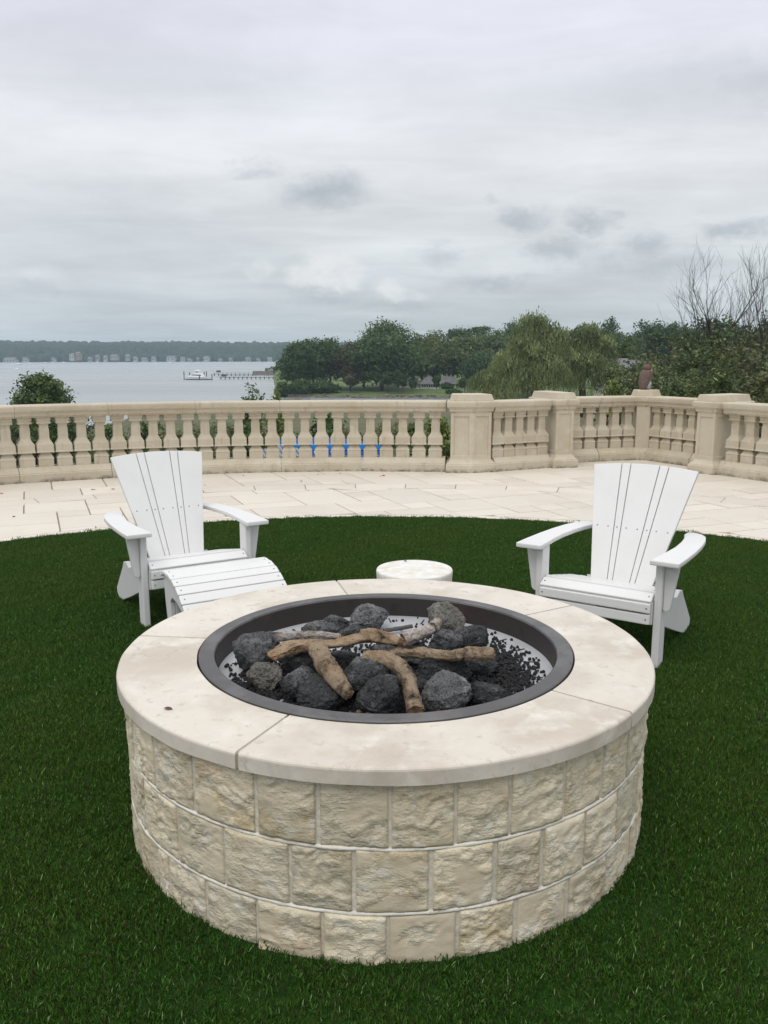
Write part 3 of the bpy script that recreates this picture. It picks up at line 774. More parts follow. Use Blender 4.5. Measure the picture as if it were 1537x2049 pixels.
THK = 'shrubs of the thicket behind the balustrade'
for i, (px, top, hw, d, mk, lf, sh, lab) in enumerate([
    (1330, 700, 80, 36, 'olive', .085, 6, 'olive shrub right behind the statue'), (1420, 658, 78, 31, 'shrub', .085, 10, 'tall leafy shrub around the foot of the bare tree'),
    (1514, 672, 84, 27, 'olive', .085, 8, 'olive shrub at the right edge behind the chair-side balustrade'), (1262, 722, 54, 46, 'shrub', .09, 5, 'leafy shrub left behind the statue'),
    (1385, 725, 60, 27, 'shrub', .075, 6, 'dark leafy shrub above the pier behind the right chair'), (1232, 765, 34, 34, 'bright', .07, 3, 'fresh green low shrub left of the corner post'),
    (1455, 745, 60, 22, 'shrub', .07, 6, 'leafy shrub close behind the right pier cap'), (1300, 752, 50, 26, 'shrub', .075, 4, 'low dark shrub behind the corner post'), (1530, 735, 50, 22, 'olive', .07, 6, 'low olive shrub at the right edge of the photo'),
    (1355, 768, 46, 22, 'shrub', .065, 4, 'low shrub just over the rail right of the statue')]):
    shrub(px, top, hw, d, mk, lab, 300 + i, leaf=lf, group=THK, clumps=190, per=20, shoots=sh + 5)

# bare trees
def bare_tree(px, d, top, label, seed, spread=1.0, r0=.10, half=2.0):
    q = random.Random(seed); p = at(px, top, d); gz = ground_z(p.x, p.y); h = p.z - gz
    t = thing('bare_tree', label, 'tree', (p.x, p.y, gz), 0, 'bare trees above the thicket'); tr, br = MB(), MB()
    def grow_(p0, dr, ln, r, lev):
        n = 4; pts = [p0]; d_ = dr.copy()
        for i in range(n):
            d_ = (d_ + Vector((q.gauss(0, .11), q.gauss(0, .11), .05 + q.gauss(0, .05)))).normalized(); pts.append(pts[-1] + d_ * ln / n)
        rad = [r * (1 - .55 * i / n) for i in range(n + 1)]
        (tr if lev == 0 else br).tube(pts, rad, 7 if lev < 2 else 4)
        if lev >= 5 or r < .0055: return
        nk = (6 if lev == 0 else q.choice((2, 3, 3, 4)))
        for k in range(nk):
            f_ = .42 + .58 * (k + q.random() * .6) / nk; f_ = min(f_, 1); i0 = min(n - 1, int(f_ * n)); b = pts[i0].lerp(pts[i0 + 1], f_ * n - i0)
            sd_ = Vector((q.gauss(0, 1), q.gauss(0, 1), q.gauss(0, .3))).normalized(); nd = (d_ * 1.0 + sd_ * q.uniform(.4, .75) * spread + Vector((0, 0, .15))).normalized()
            grow_(b, nd, ln * q.uniform(.58, .8), max(r * (1 - .5 * f_) * q.uniform(.5, .68), .006), lev + 1)
    stem = [Vector((0, 0, -.2)), Vector((.03, 0, h * .22)), Vector((-.04, .05, h * .42)), Vector((.03, 0, h * .62)), Vector((0, 0, h * .78))]
    tr.tube(stem, [r0, r0 * .8, r0 * .6, r0 * .4, r0 * .2], 7)
    for k in range(15):
        f_ = .34 + .64 * k / 14; i0 = min(3, int(f_ * 4)); b = stem[i0].lerp(stem[i0 + 1], f_ * 4 - i0); a = k * 2.4 + q.uniform(-.4, .4)
        nd = Vector((math.cos(a) * .8 * spread, math.sin(a) * .8 * spread, .75 + .5 * f_)).normalized()
        grow_(b, nd, h * .34 * (1.15 - .5 * f_), r0 * (.56 - .30 * f_), 2)
    zt = max(v[2] for v in br.v); s = h / zt; kx = half / np.percentile(np.abs(np.array(br.v)[:, 0]), 98)
    for m_ in (tr, br): m_.v = [(v[0] * kx, v[1] * kx, v[2] * s) for v in m_.v]
    tr.build('trunk', M['twig'], t, local=True, smooth=True); br.build('branches', M['twig'], t, local=True, smooth=True)
bare_tree(1446, 33, 458, 'bare twiggy tree standing above the thicket', 5, 1.0, .20, 2.0)
bare_tree(1545, 31, 470, 'second bare tree half cut off by the right edge of the photo', 15, 1.0, .13, 1.6)

# nearer garden below the terrace
shrub(78, 753, 76, 82, 'mid', 'rounded green tree just over the rail at the far left', 44, name='tree', leaf=.17, clumps=620, per=32)
shrub(508, 768, 26, 58, 'shrub', 'dark spiky upright shrub poking over the rail', 401, leaf=.12, clumps=60, per=14)
shrub(552, 780, 22, 60, 'bright', 'yellow-green rounded shrub over the rail beside the spiky shrub', 402, leaf=.11, clumps=90, per=18)
q_ = random.Random(77)
GARD = 'garden shrubs seen through the balustrade gaps'
for i, (px, top, hw, d, mk, lab) in enumerate([(30, 850, 50, 30, 'grey', 'grey-green garden shrub behind the leftmost gaps'), (105, 838, 45, 38, 'dark', 'dark garden shrub behind the third gap from the left'), (165, 848, 45, 34, 'grey', 'grey shrub left of the left chair back, seen in the gaps'),
    (235, 852, 50, 40, 'mid', 'green shrub seen in the gaps above the left chair back'), (290, 842, 36, 46, 'dark', 'dark shrub seen in the gaps over the middle of the left chair back'), (345, 858, 40, 42, 'olive', 'olive shrub seen in the gaps over the left chair back edge'),
    (400, 850, 46, 55, 'olive', 'tan-green shrub seen just right of the left chair back'), (460, 846, 36, 60, 'olive', 'tan shrub seen below the dark spiky shrub'), (500, 822, 34, 40, 'dark', 'dark evergreen shrub seen in the gaps left of the blue canopy'),
    (560, 826, 42, 32, 'mid', 'green shrub seen above the striped end of the blue canopy'), (640, 830, 46, 34, 'dark', 'dark green shrub above the middle of the blue canopy'), (705, 850, 36, 40, 'olive', 'straw coloured shrub above the right end of the blue canopy'),
    (770, 845, 40, 44, 'olive', 'straw coloured shrub right of the blue canopy'), (835, 848, 44, 30, 'mid', 'green shrub in the gaps before the broad pier'), (880, 835, 30, 36, 'bright', 'bright shrub in the last gap before the broad pier'),
    (60, 890, 50, 24, 'brown', 'brownish low shrub at the foot of the leftmost gaps'), (200, 895, 46, 24, 'dark', 'dark low shrub left beside the left chair back'), (490, 890, 34, 24, 'dark', 'dark low shrub left of the striped cloth'), (840, 895, 44, 24, 'mid', 'low green shrub right of the blue canopy posts')]):
    shrub(px, top, hw, d, mk, lab, 500 + i, leaf=.10, group=GARD, clumps=110, per=16)
# reeds of the near shore
V, S = [], []; q = random.Random(9)
for i in range(5200):
    a = q.uniform(-16.6, -5.2); r = interp(a, [-17, -16, -8, -6, -5], [188, 192, 204, 222, 226]) - q.random() * 22
    if noise.noise(Vector((a * 1.4, 0, 3))) < -.22: continue
    x, y = r * math.sin(R(a)), r * math.cos(R(a)); z = ground_z(x, y); h = q.uniform(.7, 1.7) * (1 + .5 * noise.noise(Vector((a * 2, 5, 1)))); b = q.random() * 3.14; u = (math.cos(b) * .16, math.sin(b) * .16)
    V += [(x - u[0], y - u[1], z - .1), (x + u[0], y + u[1], z - .1), (x + q.uniform(-.3, .3), y, z + h)]; S += [q.random()] * 3
o = bpy.data.objects.new('reeds', np_mesh('reeds', np.array(V), np.arange(len(V)).reshape(-1, 3), LEAF['reed'], S)); COL.objects.link(o); tag(o, 'tan reeds along the near shore', kind='stuff')

# shore rocks under the headland lawn
M['shore'] = mat('shore_boulders', (.17, .15, .13), .9, spots=((.9, (.10, .09, .08), .4, .6), (3, (.27, .24, .21), .55, .7)), bump=((6, .6, .1),))
V0, F0 = ico(); Vs, Fs, k = [], [], 0
for i in range(190):
    a = nr.uniform(-4.6, 6.5); r = interp(a, [-7, -5.5, 0, 20], [268, 262, 256, 254]) + nr.uniform(-3.0, 2.5); s = nr.uniform(.22, .62)
    x, y = r * math.sin(R(a)), r * math.cos(R(a))
    Vs.append(V0 * (1 + .5 * (nr.rand(len(V0), 1) - .5)) * np.array([s * 1.3, s, s * .75]) + np.array([x, y, max(ground_z(x, y), WZ - .1) + .12])); Fs.append(F0 + k); k += len(V0)
o = bpy.data.objects.new('shore_rocks', np_mesh('shore_rocks', np.concatenate(Vs), np.concatenate(Fs), M['shore'])); COL.objects.link(o); tag(o, 'pale boulders lining the headland shore', kind='stuff')
# sand spit
M['sand'] = mat('wet_sand', (.36, .31, .24), .9, spots=((.5, (.26, .22, .17), .45, .65),))
m_ = MB(); P = []
for i in range(24):
    a = 2 * math.pi * i / 24; c = at(604, 800, 240); P.append((c.x + 7.5 * math.cos(a), 236 + 7 * math.sin(a)))
tag(m_.stack(P, [(0, WZ - .6), (-.8, WZ + .12), (-3, WZ + .22)]).build('sand_spit', M['sand'], origin=(c.x, 236, WZ)), 'pale sand spit in the cove', kind='structure')

# ------------------------------------------------------------------ white house and small things on the headland
M['house_white'] = mat('white_painted_wall', (.66, .65, .61), .8, spots=((1, (.58, .57, .53), .45, .7),)); M['roof_grey'] = mat('grey_shingle_roof', (.17, .165, .17), .9, spots=((.8, (.13, .125, .13), .4, .65),), bump=((6, .4, .05),))
M['glass'] = mat('dark_window_glass', (.03, .035, .04), .15, spec=.6); M['house_cream'] = mat('cream_wall', (.52, .49, .41), .85)
def hip(m_, x0, x1, y0, y1, z0, z1, inset):
    xm0, xm1, ym = x0 + inset, x1 - inset, (y0 + y1) / 2
    if xm1 < xm0: xm0 = xm1 = (x0 + x1) / 2
    m_.add([(x0, y0, z0), (x1, y0, z0), (x1, y1, z0), (x0, y1, z0), (xm0, ym, z1), (xm1, ym, z1)], [(3, 2, 1, 0), (0, 1, 5, 4), (1, 2, 5), (2, 3, 4, 5), (3, 0, 4)])
def house():
    d = 292; o = at(868, 779, d); gz = ground_z(o.x, o.y); k = d / FPX
    t = thing('white_house', 'low white house with a grey hipped roof on the headland lawn', 'house', (o.x, o.y, gz))
    X_ = lambda px: (px - 868) * k
    H0 = at(868, 768, d).z - gz; HR = at(868, 750.5, d).z - gz
    zb = -.6
    for (a, b, y0, y1) in ((841, 876, -2.0, 8), (876.2, 912, 0, 8.5), (800, 840.8, 1.5, 7.5)):
        MB().box(((X_(a) + X_(b)) / 2, (y0 + y1) / 2, (H0 + zb) / 2), (X_(b) - X_(a), y1 - y0, H0 - zb)).build('wall', M['house_white'], t, local=True)
    m_ = MB(); hip(m_, X_(838), X_(880), -2.8, 8.6, H0 + .003, HR, 3.4); m_.build('roof', M['roof_grey'], t, local=True)
    m_ = MB(); hip(m_, X_(877), X_(915), -.7, 9.2, H0 + .006, HR - .55, .8); m_.build('roof', M['roof_grey'], t, local=True)
    m_ = MB(); hip(m_, X_(797), X_(842), .9, 8.1, H0 - .01, HR - 1.1, .8); m_.build('roof', M['roof_grey'], t, local=True)
    for px in (845.5, 850, 854.5, 859, 863.5, 868, 872.5):
        w_ = MB().box((X_(px), -2.02, H0 * .52), (.50, .06, H0 * .7)).build('window', M['glass'], t, local=True)
        MB().box((X_(px + 2.2), -2.06, H0 * .5), (.16, .14, H0)).build('porch_column', M['house_white'], t, local=True)
    for px, w_ in ((886, 1.0), (893, 1.0), (899, 1.0), (907, .8)): MB().box((X_(px), -.02, H0 * .55), (w_, .06, H0 * .5)).build('window', M['glass'], t, local=True)
    for px in (808, 813, 824, 832): MB().box((X_(px), 1.48, H0 * .55), (.7, .06, H0 * .55)).build('window', M['glass'], t, local=True)
house()
M['hydrangea'] = leafmat('white_blossom', (.5, .52, .48), (.68, .68, .64))
for i, px in enumerate((838, 845, 852, 859, 866, 873)):
    shrub(px, 776.5, 4.2, 284, 'mid', 'white flowering bush below the house porch, ' + ('leftmost of the row', 'second from the left of the row', 'third from the left of the row', 'third from the right of the row', 'second from the right of the row', 'rightmost of the row')[i], 600 + i, leaf=.16, group='white flowering bushes below the porch', clumps=26, per=12)
for o in bpy.data.objects:
    if o.get('group') == 'white flowering bushes below the porch':
        for ch in o.children:
            if ch.name.startswith('foliage'): ch.data.materials[0] = M['hydrangea']
tree(894, 767, 11, 284, 1, 'dark', 'dark clipped bush against the right wing of the white house', name='bush', cat='bush')
def arbor():
    d = 268; o = at(615, 784, d); gz = ground_z(o.x, o.y); t = thing('garden_arbor', 'small white garden arbor at the headland tip', 'arbor', (o.x, o.y, gz))
    for x in (-.75, .75):
        for y in (-.5, .5): MB().box((x, y, .95), (.14, .14, 2.1)).build('post', M['house_white'], t, local=True)
    MB().box((0, 0, 2.06), (2.1, 1.5, .12)).build('top', M['house_white'], t, local=True)
    for z in (.55, 1.0): MB().box((0, .5, z), (1.36, .06, .08)).build('rail', M['house_white'], t, local=True)
arbor()
M['grey_wood'] = mat('weathered_grey_wood', (.20, .19, .18), .9, spots=((3, (.14, .13, .12), .4, .65),)); M['dark_wood'] = mat('dark_wet_piling', (.055, .05, .045), .8)
def picket_dock():
    a, b = at(576, 792, 246), at(622, 788, 246); t = thing('dock_ramp', 'low grey picket-sided dock in the cove by the sand spit', 'dock', (a.x, 246, WZ))
    L = b.x - a.x; MB().box((L / 2, 0, .75), (L, 1.6, .12)).build('deck', M['grey_wood'], t, local=True)
    for i in range(14): MB().box((L * (i + .5) / 14, -.75, .78), (.14, .1, 1.5)).build('picket', M['grey_wood'], t, local=True)
    MB().box((L / 2, -.82, 1.5), (L, .08, .12)).build('rail', M['grey_wood'], t, local=True)
picket_dock()
def cottage():
    d = 120; o = at(1245, 772, d); gz = ground_z(o.x, o.y); t = thing('cream_house', 'cream house mostly hidden between the smaller willow and the statue', 'house', (o.x, o.y, gz))
    zt = at(1245, 736, d).z - gz
    MB().box((.4, 3, zt / 2), (6.0, 6, zt)).build('wall', M['house_cream'], t, local=True)
    m_ = MB(); hip(m_, -3.1, 3.9, -.5, 6.5, zt + .003, zt + 1.3, 1.5); m_.build('roof', M['roof_grey'], t, local=True)
    for x in (-1.4, .5, 2.3): w_ = MB().box((x, -.03, zt - .95), (.8, .08, 1.0)).build('window', M['glass'], t, local=True)
cottage()

# ------------------------------------------------------------------ yacht, docks, moored boats, houses on the far shore
M['gel'] = mat('white_gelcoat', (.78, .79, .80), .3)
def yacht():
    d = 442; o = at(394, 760, d); t = thing('motor_yacht', 'white motor yacht moored bow to the left beside a low float', 'yacht', (o.x, o.y, WZ)); k = d / FPX
    def hullsec(x, w_, zb, zt): return [(x, -w_ * .75, zb), (x, w_ * .75, zb), (x, w_, zt), (x, -w_, zt)]
    xs = [(-7.4, .06, 1.2, 1.9), (-6.0, 1.0, .3, 1.75), (-3.5, 1.9, -.25, 1.6), (0, 2.2, -.35, 1.45), (4, 2.2, -.35, 1.3), (6.3, 2.05, -.3, 1.25)]
    MB().rings([hullsec(*q) for q in xs]).build('hull', M['gel'], t, local=True, bevel=.06)
    MB().slab([(-4.6, -1.4, 1.5), (4.0, -1.7, 1.36), (4.0, 1.7, 1.36), (-4.6, 1.4, 1.5)], [(-1.9, -1.1, 2.9), (3.4, -1.4, 2.8), (3.4, 1.4, 2.8), (-1.9, 1.1, 2.9)]).build('cabin', M['gel'], t, local=True, bevel=.08)
    MB().slab([(-2.6, -1.43, 2.3), (2.6, -1.66, 2.05), (2.6, 1.66, 2.05), (-2.6, 1.43, 2.3)], [(-1.9, -1.24, 2.75), (2.3, -1.5, 2.55), (2.3, 1.5, 2.55), (-1.9, 1.24, 2.75)]).build('cabin_window', M['glass'], t, local=True)
    MB().slab([(-1.4, -1.2, 2.93), (3.0, -1.35, 2.86), (3.0, 1.35, 2.86), (-1.4, 1.2, 2.93)], [(-.7, -1.0, 3.6), (2.8, -1.2, 3.45), (2.8, 1.2, 3.45), (-.7, 1.0, 3.6)]).build('flybridge', M['gel'], t, local=True, bevel=.05)
    MB().slab([(-.6, -1.0, 3.62), (.6, -1.0, 3.58), (.6, 1.0, 3.58), (-.6, 1.0, 3.62)], [(-.2, -.95, 4.1), (.5, -.95, 4.1), (.5, .95, 4.1), (-.2, .95, 4.1)]).build('windscreen', M['glass'], t, local=True)
    MB().slab([(-.9, -1.15, 4.5), (2.2, -1.15, 4.5), (2.2, 1.15, 4.5), (-.9, 1.15, 4.5)], [(-.7, -1.0, 4.68), (2.0, -1.0, 4.68), (2.0, 1.0, 4.68), (-.7, 1.0, 4.68)]).build('hardtop', M['gel'], t, local=True, bevel=.04)
    for x in (-.1, 1.8):
        for y in (-1, 1): MB().box((x, y, 4.05), (.12, .12, .9)).build('hardtop_post', M['gel'], t, local=True)
    MB().lathe([(.5, 4.68), (.5, 5.0), (.2, 5.15)], (.6, 0), 12).build('radar_dome', M['gel'], t, local=True)
    f_ = thing('mooring_float', 'low dark float lying along the yacht', 'float', (o.x + 2, o.y - 4.2, WZ)); MB().box((0, 0, .15), (13.5, 1.8, .6)).build('deck', M['dark_wood'], f_, local=True)
    for i, (px, top, dd, lab) in enumerate([(368, 743.5, 438, 'tall dark piling off the bow of the yacht'), (399, 752, 436, 'dark piling at the middle of the yacht float'), (424, 749, 436, 'thick dark piling at the right end of the yacht float'), (408.5, 744.5, 452, 'left one of the twin pilings behind the stern of the yacht'), (413, 743.5, 452, 'right one of the twin pilings behind the stern of the yacht'), (379.5, 745, 450, 'slim piling behind the foredeck of the yacht')]):
        p = at(px, top, dd); tag(MB().lathe([(.24, WZ - 1), (.24, p.z), (.1, p.z + .15)], (p.x, p.y), 8).build('piling', M['dark_wood'], origin=(p.x, p.y, WZ)), lab, 'piling', 'pilings around the yacht')
yacht()
def pier_dock(px0, px1, py, d, n, lab):
    a, b = at(px0, py, d), at(px1, py, d); t = thing('wooden_dock', lab, 'dock', (a.x, d, WZ)); L = b.x - a.x; h = a.z - WZ
    MB().box((L / 2, 0, h - .15), (L, 1.8, .3)).build('deck', M['grey_wood'], t, local=True)
    for i in range(n):
        MB().box((L * (i + .3) / n, -.8, h / 2 - .25), (.45, .45, h + .6)).build('post', M['dark_wood'], t, local=True); MB().box((L * (i + .3) / n, -.86, h + .45), (.14, .14, .95)).build('rail_post', M['grey_wood'], t, local=True)
    MB().box((L / 2, -.86, h + .95), (L, .1, .1)).build('handrail', M['grey_wood'], t, local=True)
    return t
t = pier_dock(440, 562, 754.5, 450, 14, 'nearer long wooden dock on posts reaching out from the headland')
MB().box((2.2, 0, 1.9), (2.4, 1.4, 1.0)).build('bench', M['dark_wood'], t, local=True)
t = pier_dock(427, 512, 748, 520, 10, 'farther wooden dock on posts ending at the stone breakwater'); MB().box((3.2, 0, 2.6), (2.4, 1.4, 1.2)).build('bench', M['dark_wood'], t, local=True)
def breakwater():
    d = 540; a, b = at(507, 744, d), at(566, 744, d); t = thing('stone_breakwater', 'tan stone breakwater with bushes behind the docks', 'breakwater', ((a.x + b.x) / 2, d, WZ)); L = (b.x - a.x) / 2
    h = a.z - WZ + .8; rs_ = []
    for i in range(13):
        x = -L + 2 * L * i / 12; rs_.append([(x, -4, -1), (x, 4, -1), (x, 2.4, h * (.9 + .12 * noise.noise(Vector((i * .7, 1, 1))))), (x, -2.6, h * (.88 + .15 * noise.noise(Vector((i * .7, 2, 1)))))])
    MB().rings(rs_).build('stone_wall', M['shore'], t, local=True)
    me = crown_mesh('bushes', [(L * .1, 0, h + .4, 3, 1.5, .8), (L * .5, 0, h + .8, 5, 2, 1.4), (L * .9, 0, h + 1.2, 5, 2, 2)], 70, 14, .8, .4, 71, LEAF['dark']); part('bushes', me, t)
    MB().box((-L * .12, 0, h + .7), (1.4, 1.4, 1.4)).build('marker_stone', M['shore'], t, local=True)
breakwater()
def boat(px, py, L, mast, lab):
    h = 1.56 - WZ; dep = R(PITCH) - math.atan((1024.5 - py) / FPX); d = h / math.tan(dep); o = at(px, py, d)
    t = thing('moored_boat', lab, 'boat', (o.x, o.y, WZ), 0, 'small boats moored on the harbour')
    MB().rings([[(x, -w_ * .6, -.1), (x, w_ * .6, -.1), (x, w_, z), (x, -w_, z)] for x, w_, z in ((-L / 2, .08, 1.5), (-L / 3, L * .11, 1.25), (0, L * .15, 1.1), (L / 2, L * .12, 1.1))]).build('hull', M['gel'], t, local=True)
    MB().slab([(-L * .2, -L * .08, 1.1), (L * .2, -L * .09, 1.1), (L * .2, L * .09, 1.1), (-L * .2, L * .08, 1.1)], [(-L * .1, -L * .06, 1.9), (L * .15, -L * .07, 1.9), (L * .15, L * .07, 1.9), (-L * .1, L * .06, 1.9)]).build('cabin', M['gel'], t, local=True)
    if mast: MB().lathe([(.18, 1), (.1, mast)], (-L * .05, 0), 6).build('mast', M['grey_wood'], t, local=True)
for px, py, L, ms, lab in [(35, 730, 11, 13, 'sailboat moored alone nearest to the left edge'), (58, 729, 9, 0, 'low pale boat right of the leftmost sailboat'), (34, 741, 5, 0, 'tiny pale boat nearest of those at the left'), (90, 728.3, 12, 14, 'sailboat moored below the left houses, third from the left'),
    (127, 727, 9, 12, 'sailboat moored below the big pale houses'), (195, 726.6, 10, 13, 'sailboat moored right of the big pale houses'), (340, 728, 11, 0, 'dark-lined motor boat moored left above the yacht'), (404, 726.6, 10, 12, 'sailboat moored above the yacht hardtop'), (440, 726.5, 9, 12, 'sailboat moored above the dock ends'), (487, 726.3, 11, 13, 'sailboat moored above the docks'), (520, 726.2, 10, 12, 'sailboat moored close to the headland tip')]:
    boat(px, py, L, ms, lab)
hq = random.Random(31)
M['h1'] = mat('pale_far_wall', (.36, .36, .35), .9); M['h2'] = mat('grey_far_wall', (.27, .265, .255), .9); M['h3'] = mat('brick_far_wall', (.26, .16, .13), .9)
ORD = ['first', 'second', 'third', 'fourth', 'fifth', 'sixth', 'seventh', 'eighth', 'ninth', 'tenth', 'eleventh', 'twelfth', 'thirteenth', 'fourteenth', 'fifteenth', 'sixteenth', 'seventeenth', 'eighteenth', 'nineteenth', 'twentieth']
cnt = {}
for px, py, w_, h, mk in [(22, 722, 42, 5, 'h1'), (52, 722, 14, 6, 'h1'), (108, 721, 8, 6, 'h1'), (146, 717, 14, 9, 'h1'), (158, 716, 12, 11, 'h3'), (181, 720, 12, 6, 'h2'), (196, 718, 10, 8, 'h2'), (212, 719, 9, 7, 'h1'), (230, 716, 22, 7, 'h2'), (256, 717, 14, 8, 'h2'),
        (257, 703, 8, 6, 'h1'), (272, 720, 10, 6, 'h1'), (290, 721, 16, 6, 'h1'), (308, 720, 12, 7, 'h1'), (332, 713, 8, 5, 'h1'), (343, 719, 26, 7, 'h1'), (366, 721, 14, 6, 'h1'), (380, 722, 10, 5, 'h1'), (396, 721, 8, 6, 'h2'), (414, 720, 16, 7, 'h1'),
        (441, 722, 12, 5, 'h2'), (462, 721, 10, 6, 'h1'), (497, 721, 14, 7, 'h2'), (517, 722, 8, 6, 'h1'), (540, 721, 14, 6, 'h1'), (519, 706, 5, 5, 'h1')]:
    d = (1452 if py > 715 else 1560) * math.cos(math.atan((px - 768.5) / FPX)); o = at(px, py + 2, d); gz = max(ground_z(o.x, o.y), min(o.z, 12)) - .5; wm = w_ * d / FPX * .62
    c_ = {'h1': 'pale', 'h2': 'grey', 'h3': 'brick'}[mk]; cnt[c_] = cnt.get(c_, 0) + 1
    lab = 'brick house by the water on the far shore' if mk == 'h3' else f'{c_} house on the far shore, {ORD[cnt[c_] - 1]} {c_} one from the left'
    t = thing('shore_house', lab, 'house', (o.x, o.y, gz), hq.uniform(-.25, .25), 'houses along the far shore')
    h *= .62 + .25 * hq.random(); MB().box((0, 0, h / 2 - 1), (wm, 9, h + 2)).build('wall', M[mk], t, local=True)
    m_ = MB(); hip(m_, -wm / 2 - .4, wm / 2 + .4, -5, 5, h + .003, h + min(4, 2 + wm * .1), .5); m_.build('roof', M['roof_grey'], t, local=True)
    for i in range(max(2, int(wm / 5))): MB().box((-wm / 2 + wm * (i + .5) / max(2, int(wm / 5)), -4.52, h * .5), (1.6, .1, 2.0)).build('window', M['glass'], t, local=True)

# blue canopy on the lower lawn, seen through the balusters
M['blue'] = mat('bright_blue_canvas', (.0, .24, .78), .7)
def stripe(name, a, b, sc, ax):
    def ex(t, c, v, oi):
        sp = t.node('ShaderNodeSeparateXYZ'); t.put(sp.inputs[0], v)
        k = t.math('ADD', t.math('MULTIPLY', sp.outputs[0], ax[0] * sc), t.math('MULTIPLY', sp.outputs[2], ax[1] * sc))
        return t.mix(t.math('GREATER_THAN', t.math('FRACT', k), .5), a, b)
    return mat(name, a, .75, extra=ex)
M['fine_stripe'] = stripe('fine_blue_grey_stripe', (.17, .27, .42), (.50, .56, .62), 9.5, (.75, .66)); M['wide_stripe'] = stripe('blue_white_stripe', (.03, .13, .50), (.62, .68, .78), 4.6, (1, .28))
def canopy():
    d = 22.0; k = d / FPX; o = at(650, 922, d); o.y += 1.0; gz = ground_z(o.x, o.y); X_ = lambda px: (px - 650) * k * 1.0; Zz = lambda py: at(650, py, d).z - gz
    t = thing('garden_canopy', 'bright blue garden canopy with striped cloth ends, glimpsed through the balustrade gaps', 'canopy', (o.x, o.y, gz))
    ze, zf = Zz(896), Zz(874)
    roof = [(X_(560), -1.0, Zz(879)), (X_(640), -1.0, zf), (X_(700), -1.0, Zz(878)), (X_(782), -1.0, Zz(896)), (X_(782), -1.0, Zz(900)), (X_(618), -1.0, Zz(900)), (X_(552), -1.0, Zz(884))]
    MB().slab([(x, -1.0, z) for x, _, z in roof], [(x, 1.0, z - .42) for x, _, z in roof]).build('roof_cloth', M['blue'], t, local=True)
    e = [(X_(522), -1.03, Zz(902)), (X_(552), -1.03, Zz(886)), (X_(616), -1.03, Zz(901)), (X_(616), -1.03, Zz(935)), (X_(522), -1.03, Zz(935))][::-1]
    MB().slab([(x, y, z) for x, y, z in e], [(x, y + .05, z) for x, y, z in e]).build('striped_end', M['fine_stripe'], t, local=True)
    e = [(X_(618), -1.03, Zz(902)), (X_(784), -1.03, Zz(902)), (X_(784), -1.03, Zz(940)), (X_(618), -1.03, Zz(940))][::-1]
    MB().slab(e, [(x, y + .05, z) for x, y, z in e]).build('striped_front', M['wide_stripe'], t, local=True)
    for px in (524, 617, 783):
        for y in (-.95, .95): MB().box((X_(px), y, Zz(935) / 2), (.06, .06, Zz(935))).build('post', M['grey_wood'], t, local=True)
canopy()

# ------------------------------------------------------------------ air
hz = bpy.data.materials.new('harbour_haze'); hz.use_nodes = True; t_ = NT(hz.node_tree); t_.n.clear()
pv = t_.node('ShaderNodeVolumePrincipled'); pv.inputs['Color'].default_value = (.68, .87, 1, 1); pv.inputs['Density'].default_value = .00021; pv.inputs['Anisotropy'].default_value = .2
oo = t_.node('ShaderNodeOutputMaterial'); t_.l.new(pv.outputs[0], oo.inputs['Volume'])
HB = MB().box((0, 750, 9.5), (4200, 2720, 53))
tag(HB.build('haze', hz), 'thin grey harbour haze', kind='stuff')

# ------------------------------------------------------------------ balustrade
RAIL = [(-.11, .79), (.11, .79), (.112, .802), (.128, .812), (.130, .842), (.142, .856), (.158, .872), (.163, .905), (.163, .928), (.150, .942),
        (-.150, .942), (-.163, .928), (-.163, .905), (-.158, .872), (-.142, .856), (-.130, .842), (-.128, .812), (-.112, .802)]
PLIN = [(-.17, 0), (.17, 0), (.17, .098), (.160, .106), (.160, .116), (.148, .124), (.132, .142), (.114, .170), (.110, .182),
        (-.110, .182), (-.114, .170), (-.132, .142), (-.148, .124), (-.160, .116), (-.160, .106), (-.17, .098)]
BAL = [(.090, .182), (.090, .272), (.094, .276), (.094, .284), (.072, .325), (.055, .352), (.104, .356), (.104, .368), (.098, .376), (.098, .455), (.093, .462), (.075, .492),
       (.062, .515), (.058, .53), (.058, .655), (.053, .662), (.053, .702), (.082, .714), (.085, .726), (.079, .738), (.075, .744), (.083, .756), (.083, .79)]
def bal_mesh():
    m_ = MB().rings([[(-h, -h * .95, z), (h, -h * .95, z), (h, h * .95, z), (-h, h * .95, z)] for h, z in BAL])
    me = bpy.data.meshes.new('baluster'); me.from_pydata(m_.v, [], m_.f); me.materials.append(M['cast'])
    bm = bmesh.new(); bm.from_mesh(me); bmesh.ops.bevel(bm, geom=[e for e in bm.edges if abs(e.verts[0].co.z - e.verts[1].co.z) > .001], offset=.004, segments=1, affect='EDGES'); bm.to_mesh(me); bm.free()
    return me
BME = bal_mesh()
